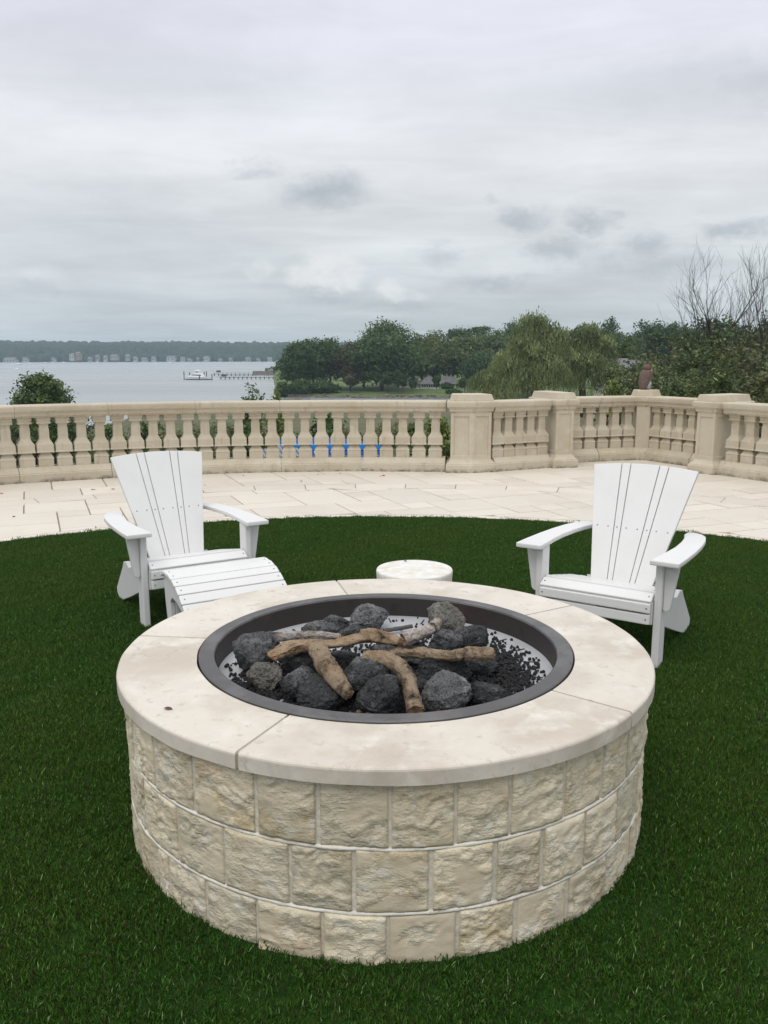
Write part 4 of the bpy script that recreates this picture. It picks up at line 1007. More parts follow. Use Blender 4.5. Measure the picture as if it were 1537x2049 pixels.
def balustrade(label, path_fn, length, n_bal, start, per=5, seg_lens=None, flip=1):
    """path_fn(s) -> (point on the axis, heading); the terrace side lies to the right of the heading"""
    p0, _ = path_fn(length / 2)
    t = thing('balustrade', label, 'balustrade', (p0.x, p0.y, 0))
    pitch = (length - 2 * start) / n_bal
    cuts = [0.0]; k = per
    while k < n_bal: cuts.append(start + k * pitch); k += per
    cuts.append(length)
    for a, b in zip(cuts[:-1], cuts[1:]):
        n = max(2, int((b - a) / .25) + 1)
        for nm, prof, g_ in (('top_rail', RAIL, .0035), ('plinth', PLIN, .005)):
            pts = [path_fn(a + g_ + (b - a - 2 * g_) * i / n)[0] for i in range(n + 1)]
            MB().sweep(prof, pts).build(nm, M['cast'], t)
    for i in range(n_bal):
        p, h = path_fn(start + (i + .5) * pitch)
        part('baluster', BME, t, Matrix.Translation((p.x - p0.x, p.y - p0.y, 0)) @ Matrix.Rotation(h, 4, 'Z'))
    return t
AX = ARC_R + .17
A_END = math.asin((.838 - ARC_C.x) / AX)
def arc_path(s, L=7.8):
    a = A_END - (L - s) / AX
    return ARC_C + Vector((math.sin(a), math.cos(a))) * AX, -a
balustrade('long curved stone balustrade with see-through gaps, left of the broad angled pier', arc_path, 7.8, 35, .03)
def line_path(p, q, off=.17):
    p, q = Vector(p), Vector(q); d = (q - p).normalized(); nl = Vector((-d.y, d.x))
    return (lambda s: (p + nl * off + d * s, math.atan2(d.y, d.x))), (q - p).length
f, L = line_path((1.50, 11.34), (2.33, 11.76)); balustrade('short five-baluster stone balustrade between the broad pier and the deep narrow pier', f, L, 5, .0, 9)
f, L = line_path((2.53, 12.24), (3.80, 12.645)); balustrade('stone balustrade running from the deep pier to the inner corner post', f, L, 6, .01, 3)
f, L = line_path((3.86, 12.64), (4.62, 11.32)); balustrade('stone balustrade running from the inner corner post towards the chair back', f, L, 7, .02, 4)
f, L = line_path((4.365, 11.06), (7.09, 6.35)); balustrade('stone balustrade leaving the photo at the right edge', f, L, 24, .03, 5)
PIER_P = [(.0, 0), (.06, 0), (.06, .098), (.05, .106), (.05, .116), (.038, .124), (.022, .142), (.004, .170), (0, .184)]
PIER_R = [(0, .79), (.002, .802), (.018, .812), (.020, .842), (.032, .856), (.048, .872), (.053, .905), (.053, .932), (.04, .946)]
def pier(poly, label, block=.02, panel=.06):
    c = sum((Vector(p) for p in poly), Vector((0, 0))) / len(poly)
    t = thing('stone_pier', label, 'pier', (c.x, c.y, 0))
    MB().stack(poly, PIER_P).build('plinth', M['cast'], t)
    m_ = MB().stack(poly, [(0, .184), (0, .79)])
    me = bpy.data.meshes.new('shaft'); me.from_pydata(m_.v, [], m_.f)
    bm = bmesh.new(); bm.from_mesh(me); bmesh.ops.recalc_face_normals(bm, faces=bm.faces)
    if panel:
        fs = [f_ for f_ in bm.faces if abs(f_.normal.z) < .3 and min(e.calc_length() for e in f_.edges) > .2]
        bmesh.ops.inset_individual(bm, faces=fs, thickness=panel, depth=0)
        bmesh.ops.inset_individual(bm, faces=fs, thickness=.006, depth=-.014)
    bm.to_mesh(me); bm.free(); link('shaft', me, M['cast'], t)
    MB().stack(poly, PIER_R).build('rail_moulding', M['cast'], t)
    MB().stack(poly, [(block, .946), (block, .952), (block - .022, 1.028), (block - .03, 1.034)]).build('cap_stone', M['cast'], t)
    return t
def rect(p, d, a, b):
    """corner, direction of the front face, front length, depth to the outside"""
    p, d = Vector(p), Vector(d).normalized(); nl = Vector((-d.y, d.x))
    return [tuple(q) for q in (p, p + d * a, p + d * a + nl * b, p + nl * b)]
pier([(.885, 11.28), (1.17, 11.26), (1.435, 11.365), (1.32, 11.70), (.92, 11.65)], 'broad stone pier with a bent front face, between curved and straight balustrades')
pier(rect((2.38, 11.75), (.953, .303), .27, .70), 'deep narrow stone pier left of the inner corner')
pier(rect((4.165, 11.33), (.5, -.866), .29, .64), 'stone pier behind the top edge of the right-hand chair')
cpost = pier([tuple(Vector((3.865, 12.70)) + Vector(q)) for q in ((-.11, -.03), (0.08, -.055), (.24, .12), (.10, .27), (-.1, .22))], 'slim corner post carrying the brown statue', block=.03, panel=0)

# the brown statue on the corner post
def bird():
    o = Vector((3.90, 12.82, 1.034))
    t = thing('bird_statue', 'mottled brown egg-shaped statue with domed head on the corner post', 'statue', o)
    rs = []
    for z, r, sx in ((0, .055, -.015), (.03, .068, -.02), (.09, .082, -.018), (.16, .090, -.006), (.22, .094, .006), (.265, .090, .014), (.285, .078, .016), (.292, .055, .016)):
        rs.append([(o.x + sx + r * math.cos(a), o.y + r * .9 * math.sin(a), o.z + z) for a in [k * math.pi / 10 for k in range(20)]])
    MB().rings(rs).build('body', M['statue'], t, smooth=True)
    rs = []
    for z, r in ((.288, .05), (.30, .060), (.325, .062), (.35, .052), (.368, .034), (.376, .012)):
        rs.append([(o.x + .016 + r * math.cos(a), o.y + r * math.sin(a), o.z + z) for a in [k * math.pi / 8 for k in range(16)]])
    MB().rings(rs).build('head', M['statue_head'], t, smooth=True)
    rs = [[(o.x + sx + r * math.cos(a), o.y - .03 + r * math.sin(a), o.z + z) for a in [k * math.pi / 5 for k in range(10)]] for z, r, sx in ((0, .03, .042), (.05, .034, .045), (.09, .030, .055), (.11, .022, .062), (.13, .012, .06))]
    MB().rings(rs).build('foot', M['statue_foot'], t, smooth=True)
M['statue'] = mat('mottled_brown_stone', (.13, .088, .072), .8, spots=((30, (.18, .13, .115), .45, .65), (80, (.09, .06, .05), .55, .7)), bump=((120, .6, .004),))
M['statue_head'] = mat('rust_brown_stone', (.125, .07, .055), .8, spots=((40, (.17, .10, .085), .5, .7),), bump=((120, .6, .004),))
M['statue_foot'] = mat('pale_blue_grey_stone', (.30, .33, .35), .7, spots=((30, (.2, .22, .23), .5, .7),))
bird()

# ------------------------------------------------------------------ fire pit
pit = thing('fire_pit', 'round stone fire pit with limestone coping and steel ring', 'fire pit', (PC.x, PC.y, 0))
def P3(r, a, z): return (PC.x + r * math.sin(a), PC.y - r * math.cos(a), z)     # a = 0 towards the camera, positive to the right
MB().lathe([(.70, 0), (.8680, 0), (.8680, .507), (.70, .507)], PC, 96, cap=False).build('mortar_core', M['mortar'], pit)
COURSES = [(-.03, .1365, [-46.1, -34.6, -23.3, -11.0, .2, 12.3, 23.2, 35.1, 46.8, 59.2], 9),
           (.1480, .3180, [-55.9, -42.2, -29.8, -16.7, -5.5, 7.5, 18.9, 28.5, 39.1, 50.3, 63.2], 0),
           (.3295, .505, [-62.4, -49.8, -36.7, -22.9, -11.4, .6, 11.6, 21.6, 33.2, 43.8, 54.0, 65.9], 5)]
srng = random.Random(21)
for z0, z1, js, _ in COURSES:
    a = js[-1]; end = js[0] + 360; js = js[:]
    while end - a > 17: a += srng.uniform(10.5, 13.5); js.append(a)
    for i, a0 in enumerate(js):
        a1 = js[i + 1] if i + 1 < len(js) else js[0] + 360
        jn = math.degrees(.0062 / .86) * srng.uniform(.6, 1.4); a0d, a1d = a0 + jn, a1 - jn
        nx, nz = 28, 24; sd_ = Vector((srng.uniform(0, 90), srng.uniform(0, 90), srng.uniform(0, 90)))
        pr = srng.uniform(.000, .007); amp = srng.uniform(.45, 1.2); flk = srng.uniform(.2, 1.0); fa = []; e1, e2 = srng.uniform(-.003, .003), srng.uniform(-.003, .003)
        vs = []
        for q in range(nz + 1):
            for k in range(nx + 1):
                u, v = k / nx, q / nz; an = R(a0d + (a1d - a0d) * u)
                wob = .0028 * noise.noise(sd_ + Vector((u * 5, v * 5, 7)))
                z = z0 + (z1 - z0) * v + wob + e1 * u * (v > .5) + e2 * (1 - u) * (v > .5)
                ed = min(u, 1 - u, v, 1 - v) * 2; ed = min(1, ed * 9)
                d = noise.fractal(sd_ + Vector((u * 2.6, v * 4.2, 0)), .62, 2.2, 6) * .0072 * amp
                rp = math.sin((v * 9 + noise.noise(sd_ + Vector((u * 2.5, v * 2, 3))) * 5) * 2.9) * .0046 * max(0, noise.noise(sd_ + Vector((u * 1.5, v * 1.5, 9))) + .25)
                fl = sstep(.02, .28, noise.noise(sd_ + Vector((u * 1.7, v * 1.9, 31)))) * flk; fa.append(fl); r = .8690 + (pr + .003 + (d + rp) * (1 - .8 * fl)) * (.5 + .5 * ed ** .7)
                vs.append(P3(r, an, z))
        fs = [(q * (nx + 1) + k, q * (nx + 1) + k + 1, (q + 1) * (nx + 1) + k + 1, (q + 1) * (nx + 1) + k) for q in range(nz) for k in range(nx)]
        b0 = len(vs); rim = [q * (nx + 1) for q in range(nz + 1)]
        edge = [k for k in range(nx + 1)] + [q * (nx + 1) + nx for q in range(1, nz + 1)] + [nz * (nx + 1) + k for k in range(nx - 1, -1, -1)] + [q * (nx + 1) for q in range(nz - 1, 0, -1)]
        for e in edge:
            p = Vector(vs[e]); dr = Vector((p.x - PC.x, p.y - PC.y, 0)); vs.append(tuple(p - dr.normalized() * (dr.length - .850)))
        ne = len(edge); fs += [(edge[i2], b0 + i2, b0 + (i2 + 1) % ne, edge[(i2 + 1) % ne]) for i2 in range(ne)]
        so_ = MB().add(vs, fs).build('wall_stone', M['stone'], pit, smooth=True); fa += [0.0] * (len(vs) - len(fa)); so_.data.attributes.new('flat', 'FLOAT', 'POINT').data.foreach_set('value', fa)
M['bed'] = mat('white_mortar_bed', (.74, .71, .635), .9, spots=((9, (.62, .575, .48), .45, .65), (50, (.78, .76, .70), .5, .7)), bump=((70, .8, .006), (200, .5, .002)))
for zc in (.1423, .3238):
    rs_ = []
    for k in range(360):
        an = 2 * math.pi * k / 360; q = Vector((math.cos(an) * 7, math.sin(an) * 7, zc * 40)); hh = .0055 + .0022 * noise.noise(q * 2.3); zz = zc + .0016 * noise.noise(q); rr_b = .8745 + .0022 * noise.noise(q * 3.1)
        rs_.append([P3(.85, an, zz - hh), P3(rr_b - .002, an, zz - hh * .9), P3(rr_b, an, zz), P3(rr_b - .002, an, zz + hh * .9), P3(.85, an, zz + hh)])
    rs_.append(rs_[0]); MB().rings(rs_, cap=False).build('mortar_bed', M['bed'], pit, smooth=True)
CAPJ = [-25.2, 51.0, 122.3, 194.3, 263.5]
for i, a0 in enumerate(CAPJ):
    a1 = CAPJ[i + 1] if i < 4 else CAPJ[0] + 360
    n = 26; jn = math.degrees(.0045 / .8)
    prof = [(.645, .512), (.892, .511), (.8985, .514), (.8985, .5515), (.8972, .556), (.8935, .5595), (.888, .5608), (.645, .5608)]
    rs_ = []
    for k in range(n + 1):
        an = R(a0 + jn + (a1 - a0 - 2 * jn) * k / n)
        rs_.append([P3(r + .0015 * noise.noise(Vector((an * 9, z * 60, 1))), an, z + (.0022 * noise.noise(Vector((an * 6, r * 10, 4))) if z < .53 else 0)) for r, z in prof])
    o = MB().rings(rs_).build('coping_stone', M['coping'], pit)
MB().lathe([(.66, .514), (.890, .514), (.890, .5525), (.884, .5575), (.66, .5575)], PC, 120, cap=False).build('coping_joint', M['joint'], pit)
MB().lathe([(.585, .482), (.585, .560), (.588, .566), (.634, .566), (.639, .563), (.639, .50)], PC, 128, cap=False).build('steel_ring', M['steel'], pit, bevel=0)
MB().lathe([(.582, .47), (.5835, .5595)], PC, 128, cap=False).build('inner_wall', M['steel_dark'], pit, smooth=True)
MB().lathe([(.60, .46), (.60, .484), (.30, .484)], PC, 96, cap=True).build('burner_pan', M['pan'], pit)
for an in (62, 78, 94, 108, 121, 134, 147, 163, 178, 195, 212, 230, 250, 268, 290):
    m_ = MB(); c = P3(.515, R(an), .4855); m_.box(c, (.004, .055, .003), rz=R(an) + RNG.uniform(-.25, .25)); m_.build('pan_slot', M['black'], pit)

# lava rocks lying in the pan
def rock_mesh(name, rx, ry, rz, seed, m):
    bm = bmesh.new(); bmesh.ops.create_icosphere(bm, subdivisions=5, radius=1)
    sd_ = Vector((seed * 3.1, seed * 1.7, seed * .9)); rr = random.Random(seed)
    cuts = [(Vector((rr.gauss(0, 1), rr.gauss(0, 1), rr.gauss(0, .8))).normalized(), rr.uniform(.60, .86)) for _ in range(11)]
    for v in bm.verts:
        p = v.co.normalized(); k = 1.0 + .22 * noise.noise(sd_ + p * 1.1)
        q = p * k
        for n_, d_ in cuts:
            e = q.dot(n_) - d_
            if e > 0: q -= n_ * e * .80
        q += p * (.085 * noise.fractal(sd_ + p * 2.6, .7, 2, 4) + .045 * noise.fractal(sd_ + p * 8, .4, 2, 3) - .10 * max(0.0, .30 - noise.voronoi(sd_ + p * 6.5)[0][0]) - .05 * max(0.0, .35 - noise.voronoi(sd_ + p * 15)[0][0]))
        v.co = (q.x * rx, q.y * ry, q.z * rz)
    me = bpy.data.meshes.new(name); bm.to_mesh(me); bm.free(); me.materials.append(m); me.shade_smooth()
    return me
ZP = .484
def crop(u, v): return 380 + u / 1.921, 1160 + v / 1.921
ROCKS = [(260, 285, 78, 70, 'lava_grey', 'big charcoal lava rock at the left end of the heap below the split log'),
         (298, 372, 62, 50, 'lava_pale', 'pale grey-beige lava rock at the left front of the pit'),
         (425, 402, 68, 58, 'lava_dark', 'dark lava rock behind the flat front rock, left of the bark log'),
         (515, 438, 108, 54, 'lava_dark', 'long low black lava rock at the front, under the bark log tip'),
         (740, 450, 88, 74, 'lava_dark', 'black lava rock with pale specks at the centre front'),
         (985, 435, 102, 64, 'lava_grey', 'broad grey lava rock right of the curved log'),
         (1140, 446, 68, 48, 'lava_dark', 'small rounded dark rock at the right front against the rim'),
         (968, 345, 106, 56, 'lava_dark', 'long dark lava rock under the straight right-hand log'),
         (1085, 222, 72, 42, 'lava_dark', 'dark lava rock behind the right end of the straight log'),
         (985, 238, 62, 42, 'lava_dark', 'dark lava rock below the tall pale rock'),
         (978, 152, 70, 55, 'lava_pale', 'tall pale grey lava rock at the back right'),
         (682, 152, 74, 48, 'lava_grey', 'dark grey lava rock at the back centre against the rim'),
         (560, 172, 52, 30, 'lava_dark', 'small dark rock left of the back centre rock'),
         (505, 195, 62, 30, 'lava_grey', 'grey rock showing above the charred white log'),
         (430, 330, 62, 54, 'lava_dark', 'dark rock in the shade under the split log end'),
         (680, 385, 98, 64, 'lava_dark', 'large black rock in the middle between the two bark logs'),
         (590, 318, 55, 46, 'lava_dark', 'dark rock wedged behind the upright bark log'),
         (1098, 332, 78, 44, 'lava_dark', 'dark rock at the right under the tan log end'),
         (892, 408, 42, 32, 'lava_dark', 'little dark rock between the curved log and the broad grey rock'),
         (620, 205, 55, 26, 'lava_dark', 'flat dark rock behind the main log'),
         (300, 238, 34, 24, 'lava_grey', 'little grey rock behind the big left rock'),
         (800, 285, 120, 45, 'lava_dark', 'dark rock bedded under the crossing of the logs')]
for i, (u, v, a, b, mk, lab) in enumerate(ROCKS):
    a *= 1.08; b *= 1.12; px, py = crop(u, v); h0 = b / 1.921 * 2.9 / FPX
    zc = ZP + h0 * .95
    d = at(px, py, 10) - Vector((0, 0, CAM_H)); k = (zc - CAM_H) / d.z; c = Vector((0, 0, CAM_H)) + d * k
    s = c.length / FPX / 1.921 * 1.02
    rx, rz = a * s * 1.1, b * s * 1.12; ry = (rx + rz) / 2 * RNG.uniform(.9, 1.1)
    o = bpy.data.objects.new('lava_rock', rock_mesh('lava_rock', rx, ry, rz, i + 2, M[mk])); COL.objects.link(o)
    o.location = (c.x, c.y, max(zc, ZP + rz * .72)); o.rotation_euler = (RNG.uniform(-.2, .2), RNG.uniform(-.2, .2), RNG.uniform(-.3, .3))
    tag(o, lab, 'rock', 'lava rocks heaped in the fire pit')

def logtube(pts, rad, seed, seg=28, sub=20, rough=.16, flat=1.0, split=False):
    """bent limb with a knobbly surface; returns rings"""
    P = [Vector(p) for p in pts]; n = len(P); cp, cr = [], []
    for i in range(n - 1):
        a, b, c, d = P[max(i - 1, 0)], P[i], P[i + 1], P[min(i + 2, n - 1)]
        for k in range(sub):
            t = k / sub
            rad = rad; cp.append(.5 * ((2 * b) + (c - a) * t + (2 * a - 5 * b + 4 * c - d) * t * t + (3 * b - a - 3 * c + d) * t ** 3)); cr.append(rad[i] * (1 - t) + rad[i + 1] * t)
    cp.append(P[-1]); cr.append(rad[-1])
    rs = []; up = Vector((0, 0, 1))
    for i, p in enumerate(cp):
        t = (cp[min(i + 1, len(cp) - 1)] - cp[max(i - 1, 0)]).normalized(); u = t.cross(up).normalized(); v = u.cross(t)
        ring = []
        for k in range(seg):
            a = 2 * math.pi * k / seg; dr = u * math.cos(a) + v * math.sin(a) * flat
            cx_ = noise.noise(Vector((seed + i * .55, math.cos(a) * .8, math.sin(a) * .8))); st_ = noise.noise(Vector((seed * 3 + i * .06, math.cos(a) * 2.6, math.sin(a) * 2.6)))
            r = cr[i] * (1 - .10 * max(0, cx_) - .16 * max(0, st_ - .15) + .07 * (noise.noise(Vector((seed * 7 + i * .16, math.cos(a) * 1.6, math.sin(a) * 1.6))) > .12) + rough * noise.fractal(Vector((seed, math.cos(a) * 1.3, math.sin(a) * 1.3)) + p * 14, .8, 2, 3) + .09 * noise.noise(p * 60 + dr * 4) + .05 * noise.noise(p * 150 + dr * 9))
            q_p = p + dr * r
            if split and i < len(cp) * .62:
                hv = (q_p - p).dot(v); lim = cr[i] * (.18 + .22 * noise.noise(p * 22) + .04 * noise.noise(q_p * 120))
                if hv > lim: q_p -= v * (hv - lim)
            if i == 0 or i == len(cp) - 1: q_p += t * (1 if i else -1) * cr[i] * .38 * noise.noise(dr * 2.1 + Vector((seed, 0, i)))
            ring.append(q_p)
        rs.append(ring)
    return rs
def log(name, pix, rad, m, lab, seed, lift, flat=1.0, ends=True, rough=.18, cat='log', split=False):
    pts = []
    for (u, v), z in zip(pix, lift):
        px, py = crop(u, v); d = at(px, py, 10) - Vector((0, 0, CAM_H)); pts.append(Vector((0, 0, CAM_H)) + d * ((z - CAM_H) / d.z))
    c = sum(pts, Vector()) / len(pts); c.z = min(p.z for p in pts) - min(rad)
    rad = [k * .84 for k in rad]; rs = logtube(pts, rad, seed, flat=flat, rough=rough, split=split)
    t = thing(name, lab, cat, c, 0, 'logs on the lava rocks')
    MB().rings([r[::-1] for r in rs], cap=False).build('bark', M[m], t, smooth=True)
    if ends:
        for r, s in ((rs[0], -1), (rs[-1], 1)):
            ce = sum(r, Vector()) / len(r); tt = (rs[1][0] - rs[0][0]) if s < 0 else (rs[-1][0] - rs[-2][0]); tt.normalize()
            inner = [ce + (p - ce) * .55 + tt * s * .004 * (1 + noise.noise(p * 60)) for p in r]
            mm = MB().rings([r, inner] if s > 0 else [inner, r], cap=False); k = len(mm.v); mm.v.append(tuple(ce + tt * s * .006)); o_ = 28 if s > 0 else 0
            mm.f += [(o_ + i, o_ + (i + 1) % 28, k) if s > 0 else (o_ + (i + 1) % 28, o_ + i, k) for i in range(28)]
            mm.build('cut_end', M['log_end'], t)
    return t
log('log', [(318, 292), (380, 258), (470, 242), (560, 240), (640, 222), (700, 214), (765, 228), (808, 240)], [.030, .044, .031, .026, .031, .036, .028, .020], 'log_tan', 'main tan log with a broad split left end, lying across the heap', 1.3, [.60, .615, .62, .625, .63, .632, .63, .625], flat=.8, rough=.22, split=True)
log('log', [(322, 222), (400, 214), (490, 213), (575, 218)], [.021, .018, .016, .012], 'log_ash', 'charred log burnt white, lying behind the main log', 4.1, [.60, .605, .61, .61])
log('log', [(492, 268), (508, 300), (535, 345), (575, 398), (612, 442)], [.037, .038, .036, .031, .022], 'log_bark', 'rough bark log leaning down from the main log to the front', 7.7, [.615, .61, .60, .585, .565])
log('log', [(672, 300), (730, 303), (790, 325), (835, 372), (850, 425), (858, 470), (868, 508)], [.026, .031, .031, .028, .025, .026, .030], 'log_bark', 'curved log bending down to the front rim', 9.2, [.605, .61, .608, .60, .585, .57, .555])
log('log', [(772, 285), (840, 276), (920, 284), (1000, 294), (1080, 284), (1165, 286)], [.016, .024, .020, .021, .026, .024], 'log_bark', 'straight log pointing right with a tan broken end', 12.4, [.60, .605, .605, .605, .61, .605])
log('log', [(818, 232), (850, 222), (890, 205), (925, 190), (955, 165)], [.028, .027, .024, .024, .022], 'log_ash', 'whitish log with a tan tip pointing to the pale back rock', 15.5, [.595, .60, .605, .61, .62])
log('stick', [(745, 196), (800, 188), (855, 178)], [.009, .010, .009], 'stick', 'thin burnt stick at the back of the heap', 18.0, [.50, .502, .505], ends=False, cat='stick')
def chip(u, v, s, lab):
    px, py = crop(u, v); d = at(px, py, 10) - Vector((0, 0, CAM_H)); c = Vector((0, 0, CAM_H)) + d * ((ZP + .02 - CAM_H) / d.z)
    o = bpy.data.objects.new('wood_chip', rock_mesh('wood_chip', s * 1.3, s, s * .8, 91 + int(u), M['log_end'])); COL.objects.link(o); o.location = c
    tag(o, lab, 'wood chip')
chip(700, 512, .016, 'tan wood chip in front of the speckled rock'); chip(652, 509, .009, 'tiny tan wood chip left of the larger chip')

gm = MB(); grr = random.Random(5)
def pebble(x, y, z, s):
    bm_v = [(0, 0, 1), (.9, 0, .3), (.28, .86, .3), (-.73, .53, .3), (-.73, -.53, .3), (.28, -.86, .3), (.6, .45, -.6), (-.3, .75, -.6), (-.75, 0, -.6), (-.3, -.75, -.6), (.6, -.45, -.6)]
    a = grr.random() * 6.28; ca, sa = math.cos(a), math.sin(a); q = []
    for p in bm_v:
        k = s * grr.uniform(.75, 1.25); q.append((x + (p[0] * ca - p[1] * sa) * k, y + (p[0] * sa + p[1] * ca) * k, z + p[2] * k))
    gm.add(q, [(0, 1, 2), (0, 2, 3), (0, 3, 4), (0, 4, 5), (0, 5, 1), (1, 6, 2), (2, 7, 3), (3, 8, 4), (4, 9, 5), (5, 10, 1), (6, 7, 2), (7, 8, 3), (8, 9, 4), (9, 10, 5), (10, 6, 1), (6, 10, 9, 8, 7)])
for i in range(24000):
    a = grr.random() * 6.283; r = .56 * math.sqrt(grr.random())
    x, y = r * math.sin(a), -r * math.cos(a)
    dens = math.exp(-((x - .02) / .30) ** 2 - ((y + .16) / .26) ** 2) * 1.1 + math.exp(-((x - .35) / .10) ** 2 - ((y + .06) / .20) ** 2) * 1.1 + math.exp(-((x + .40) / .09) ** 2 - ((y + .18) / .16) ** 2) * .6 + .004
    if grr.random() < dens: pebble(PC.x + x, PC.y + y, ZP + .004 + grr.random() * .022 * min(1, dens), grr.uniform(.0038, .0085))
tag(gm.build('lava_gravel', M['gravel'], origin=(PC.x, PC.y, ZP)), 'small black lava gravel spread over the burner pan', kind='stuff')

# ------------------------------------------------------------------ chairs
def board(name, lo, hi, parent, bevel=.006, m='white'):
    b = MB().slab(lo, hi); return b.build(name, M[m], parent, bevel=bevel, local=True)
SCREW = MB().rings([[(.0045 * math.cos(k * 1.0472), .0045 * math.sin(k * 1.0472), z) for k in range(6)] for z in (-.002, .0012)]); 
SCREW_ME = bpy.data.meshes.new('screw'); SCREW_ME.from_pydata(SCREW.v, [], SCREW.f); SCREW_ME.materials.append(M['screw'])
def screw(parent, p, nrm):
    q = Vector(nrm).to_track_quat('Z', 'Y').to_matrix().to_4x4(); q.translation = Vector(p); part('screw', SCREW_ME, parent, q)
def chair(loc, rz, lab):
    """local x across, y to the back, z up; the origin lies between the front legs"""
    t = thing('adirondack_chair', lab, 'chair', loc, rz, 'white adirondack chairs facing the fire pit')
    B0, ZB, SL = .351, .28, .537
    def bk(x, z, off=0.0):   # a point on the reclined back
        nrm = Vector((0, -1, SL)).normalized(); return Vector((x, B0 + SL * (z - ZB), z)) + nrm * off
    W = [.270, .0785, .270, .0785, .270]; tot = sum(W); xs = [-.5]; gap = .0115
    edges = []; x = -.5; gw = (1 - tot) / 4
    for w_ in W: edges.append((x, x + w_)); x += w_ + gw
    zb, zt = .215, .912
    for (a, b) in edges:
        wb, wt = .31, .60
        lo = []; hi = []
        n = 4; top = []
        for k in range(n + 1):
            s = a + (b - a) * k / n; top.append((s * wt, zt + .020 * (1 - (2 * s) ** 2) - .004))
        outl = [(a * wb, zb), (b * wb, zb)] + [p for p in reversed(top)]
        lo = [bk(px, pz, 0) for px, pz in outl]; hi = [bk(px, pz, .022) for px, pz in outl]
        sl = board('back_slat', lo, hi, t, .004)
        z_ = .58; wz = wb + (wt - wb) * (z_ - zb) / (zt - zb)
        for fr in ((.25, .75) if b - a > .2 else (.5,)): screw(sl, bk((a + (b - a) * fr) * wz, z_, .022), (0, -1, SL))
    # cross rails behind the back
    for z_, wd in ((.58, .42), (.32, .32)):
        c0 = bk(0, z_, -.014)
        m_ = MB().box(c0, (wd, .026, .085), M=Matrix.Rotation(-math.atan(SL), 3, 'X')); m_.build('back_rail', M['white'], t, bevel=.005, local=True)
    for s in (-1, 1):
        lg = MB().box((s * .318, 0, .272), (.036, .095, .544)).build('front_leg', M['white'], t, bevel=.006, local=True)
        screw(lg, (s * .337, .0, .30), (s, 0, 0))
        br = [(s * .338, .30), (s * .336, .543), (s * .408, .543), (s * .372, .31), (s * .356, .295)]
        if s < 0: br = br[::-1]
        board('arm_bracket', [(px, .012, pz) for px, pz in br][::-1], [(px, -.018, pz) for px, pz in br][::-1], t, .004)
        pl = [(.285, -.112), (.29, -.02), (.303, .12), (.308, .26), (.300, .40), (.285, .52), (.262, .60), (.262, .665), (.31, .675), (.345, .655), (.378, .60), (.402, .50), (.418, .36), (.427, .2), (.430, 0), (.428, -.112)]
        if s > 0: pl = pl[::-1]
        board('arm', [(s * px, py, .545) for px, py in pl][::(1)], [(s * px, py, .571) for px, py in pl], t, .007)
        st = [(-.055, .225), (-.055, .335), (.0, .352), (.40, .262), (.455, .285), (.51, .275), (.54, .235), (.715, .062), (.712, .03), (.67, .0), (.60, .0), (.36, .085), (.1, .185)]
        if s > 0: st = st[::-1]
        board('rear_leg', [(s * .262, py, pz) for py, pz in st], [(s * .297, py, pz) for py, pz in st], t, .005)
    m_ = MB().box((0, .475, .255), (.49, .03, .075), M=Matrix.Rotation(R(-32), 3, 'X')); m_.build('back_support', M['white'], t, bevel=.005, local=True)
    # seat: waterfall front, then flat slats
    def seat_slat(y, z, wd, tilt, th=.024, L=.592):
        o = MB().box((0, y, z), (L, wd, th), M=Matrix.Rotation(tilt, 3, 'X')).build('seat_slat', M['white'], t, bevel=.008, seg=3, local=True)
        nv = Matrix.Rotation(tilt, 3, 'X') @ Vector((0, 0, 1))
        for sx in (-1, 1): screw(o, Vector((sx * (L / 2 - .018), y, z)) + nv * th / 2, nv)
    seat_slat(-.078, .258, .052, R(86), L=.586); seat_slat(-.080, .316, .050, R(86), L=.590); seat_slat(-.052, .358, .066, R(30), th=.03)
    y, z = .02, .372
    for k in range(5): seat_slat(y, z, .066, R(-11)); y += .074; z -= .0152
    return t
CR = (1.122, 4.285, 0); CL = (-1.12, 4.92, 0)
chair(CR, R(-34), 'white adirondack chair without a footrest, at the right of the pit')
chair(CL, R(31.6), 'white adirondack chair with a footrest in front of it')
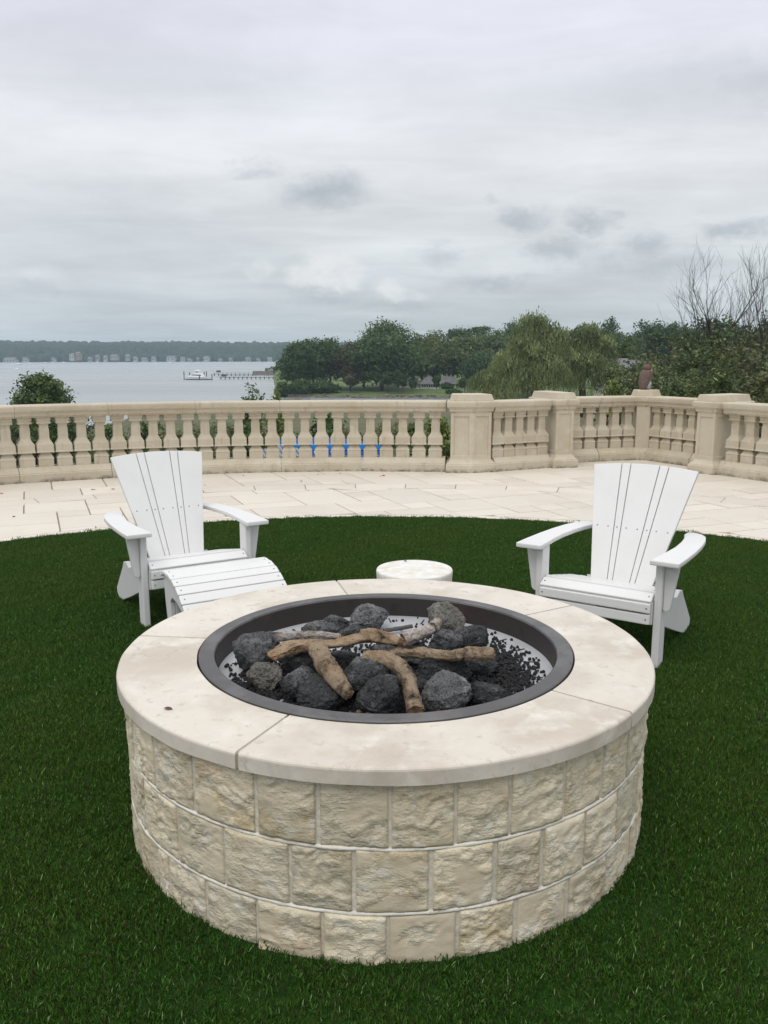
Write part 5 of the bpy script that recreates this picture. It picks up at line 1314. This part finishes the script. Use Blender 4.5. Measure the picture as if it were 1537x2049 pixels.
def ottoman():
    fx = Vector((.524, -.852)); rx = Vector((.852, .524))
    o = Vector((-1.245, 4.625)) + rx * .30 + fx * .2
    t = thing('ottoman', 'white slatted footrest between the left chair and the fire pit', 'ottoman', (o.x, o.y, 0), R(31.6))
    # local x across, y to the back (towards the chair)
    prof = [(.215, .345), (.18, .362), (.12, .368), (.06, .362), (0, .345), (-.06, .317), (-.115, .283), (-.165, .245), (-.21, .205), (-.25, .165)]
    for s in (-1, 1):
        outl = [(.222, .335)] + [(y, z - .022) for y, z in prof[1:]] + [(-.262, .13), (-.20, .11), (-.10, .185), (0.0, .225), (.08, .235), (.115, .20), (.10, .0), (.165, .0), (.205, .20)]
        if s > 0: outl = outl[::-1]
        board('side_panel', [(s * .262, y, z) for y, z in outl], [(s * .288, y, z) for y, z in outl], t, .004)
        MB().box((s * .245, -.19, .085), (.03, .07, .17)).build('leg', M['white'], t, bevel=.004, local=True)
        MB().box((s * .245, .135, .14), (.03, .06, .28)).build('leg', M['white'], t, bevel=.004, local=True)
    cum = [0]
    for a, b in zip(prof[:-1], prof[1:]): cum.append(cum[-1] + math.dist(a, b))
    n = 8; step = cum[-1] / n
    for k in range(n):
        s = (k + .5) * step
        for i in range(len(prof) - 1):
            if cum[i + 1] >= s: break
        f_ = (s - cum[i]) / (cum[i + 1] - cum[i]); y = prof[i][0] + (prof[i + 1][0] - prof[i][0]) * f_; z = prof[i][1] + (prof[i + 1][1] - prof[i][1]) * f_
        tl = math.atan2(prof[i + 1][1] - prof[i][1], prof[i + 1][0] - prof[i][0]); tl = tl + math.pi
        mo = MB().box((0, y, z - .006), (.62, step - .006, .022), M=Matrix.Rotation(tl, 3, 'X')).build('slat', M['white'], t, bevel=.006, local=True)
        nv = Matrix.Rotation(tl, 3, 'X') @ Vector((0, 0, 1))
        for sx in (-1, 1): screw(mo, Vector((sx * .285, y, z - .006)) + nv * .011, nv)
ottoman()
# drum table
mb = MB().lathe([(.10, 0), (.155, 0), (.172, .02), (.185, .18), (.195, .36), (.2005, .43), (.2005, .443), (.197, .4495), (.10, .4505)], (.160, 4.335), 96)
tag(mb.build('drum_table', M['drum'], origin=(.16, 4.335, 0), smooth=False), 'low white round drum table behind the fire pit', 'table')
for p in bpy.data.objects['drum_table'].data.polygons: p.use_smooth = abs(p.normal.z) < .5

# fallen bits on the terrace and the coping
M['petal'] = mat('red_petal', (.42, .02, .05), .6); M['dead_leaf'] = mat('brown_dead_leaf', (.10, .055, .03), .8)
def flake(name, p, s, m, lab, cat, group, seed):
    rr = random.Random(seed); a = rr.random() * 6.28; vs = []
    out = [(-1, 0, 0), (-.4, .45, .15), (.3, .5, .22), (1, 0, .05), (.4, -.45, .2), (-.3, -.5, .12)]
    for lift in (0, .08):
        for x, y, z in out: vs.append((p[0] + s * (x * math.cos(a) - y * math.sin(a)), p[1] + s * (x * math.sin(a) + y * math.cos(a)), p[2] + s * (z + lift) + .001))
    mb = MB().add(vs, [tuple(reversed(range(6))), tuple(range(6, 12))] + [(i, (i + 1) % 6, 6 + (i + 1) % 6, 6 + i) for i in range(6)])
    tag(mb.build(name, m, origin=p), lab, cat, group)
def ground(px, py, z=.002):
    d = at(px, py, 10) - Vector((0, 0, CAM_H)); return Vector((0, 0, CAM_H)) + d * ((z - CAM_H) / d.z)
for i, (px, py, s, k, lab) in enumerate([(761, 953, .02, 'petal', 'left one of two red petals before the middle of the balustrade'), (768, 952, .032, 'petal', 'right one of two red petals before the middle of the balustrade'),
        (2, 988, .03, 'petal', 'red petal at the left edge of the photo'), (681, 947, .02, 'petal', 'dull red petal close to the balustrade plinth'),
        (28, 1034, .022, 'dead_leaf', 'brown leaf on the paving near the lawn edge at far left'), (187, 980, .03, 'dead_leaf', 'brown leaf on the paving just left of the left chair back'),
        (603, 963, .024, 'dead_leaf', 'brown leaf on the paving right of the left chair'), (487, 952, .02, 'dead_leaf', 'brown leaf near the plinth above the left chair arm'),
        (637, 949, .016, 'dead_leaf', 'small brown leaf at the foot of the curved plinth'), (226, 979, .026, 'dead_leaf', 'dark leaf on the paving half behind the left chair back'),
        (410, 971, .018, 'dead_leaf', 'small brown leaf beside the right edge of the left chair back')]):
    flake('petal' if k == 'petal' else 'dead_leaf', tuple(ground(px, py)), s, M[k], lab, 'petal' if k == 'petal' else 'leaf', 'bits fallen on the terrace', i)
q = ground(337, 1419, .5615); flake('dead_leaf', tuple(q), .014, M['dead_leaf'], 'tiny dry leaf lying on the coping at the left front', 'leaf', None, 40)
q = ground(811, 1123, .4515); flake('dead_leaf', tuple(q), .012, M['dead_leaf'], 'tiny dry leaf on the drum table', 'leaf', None, 41)
#PART2
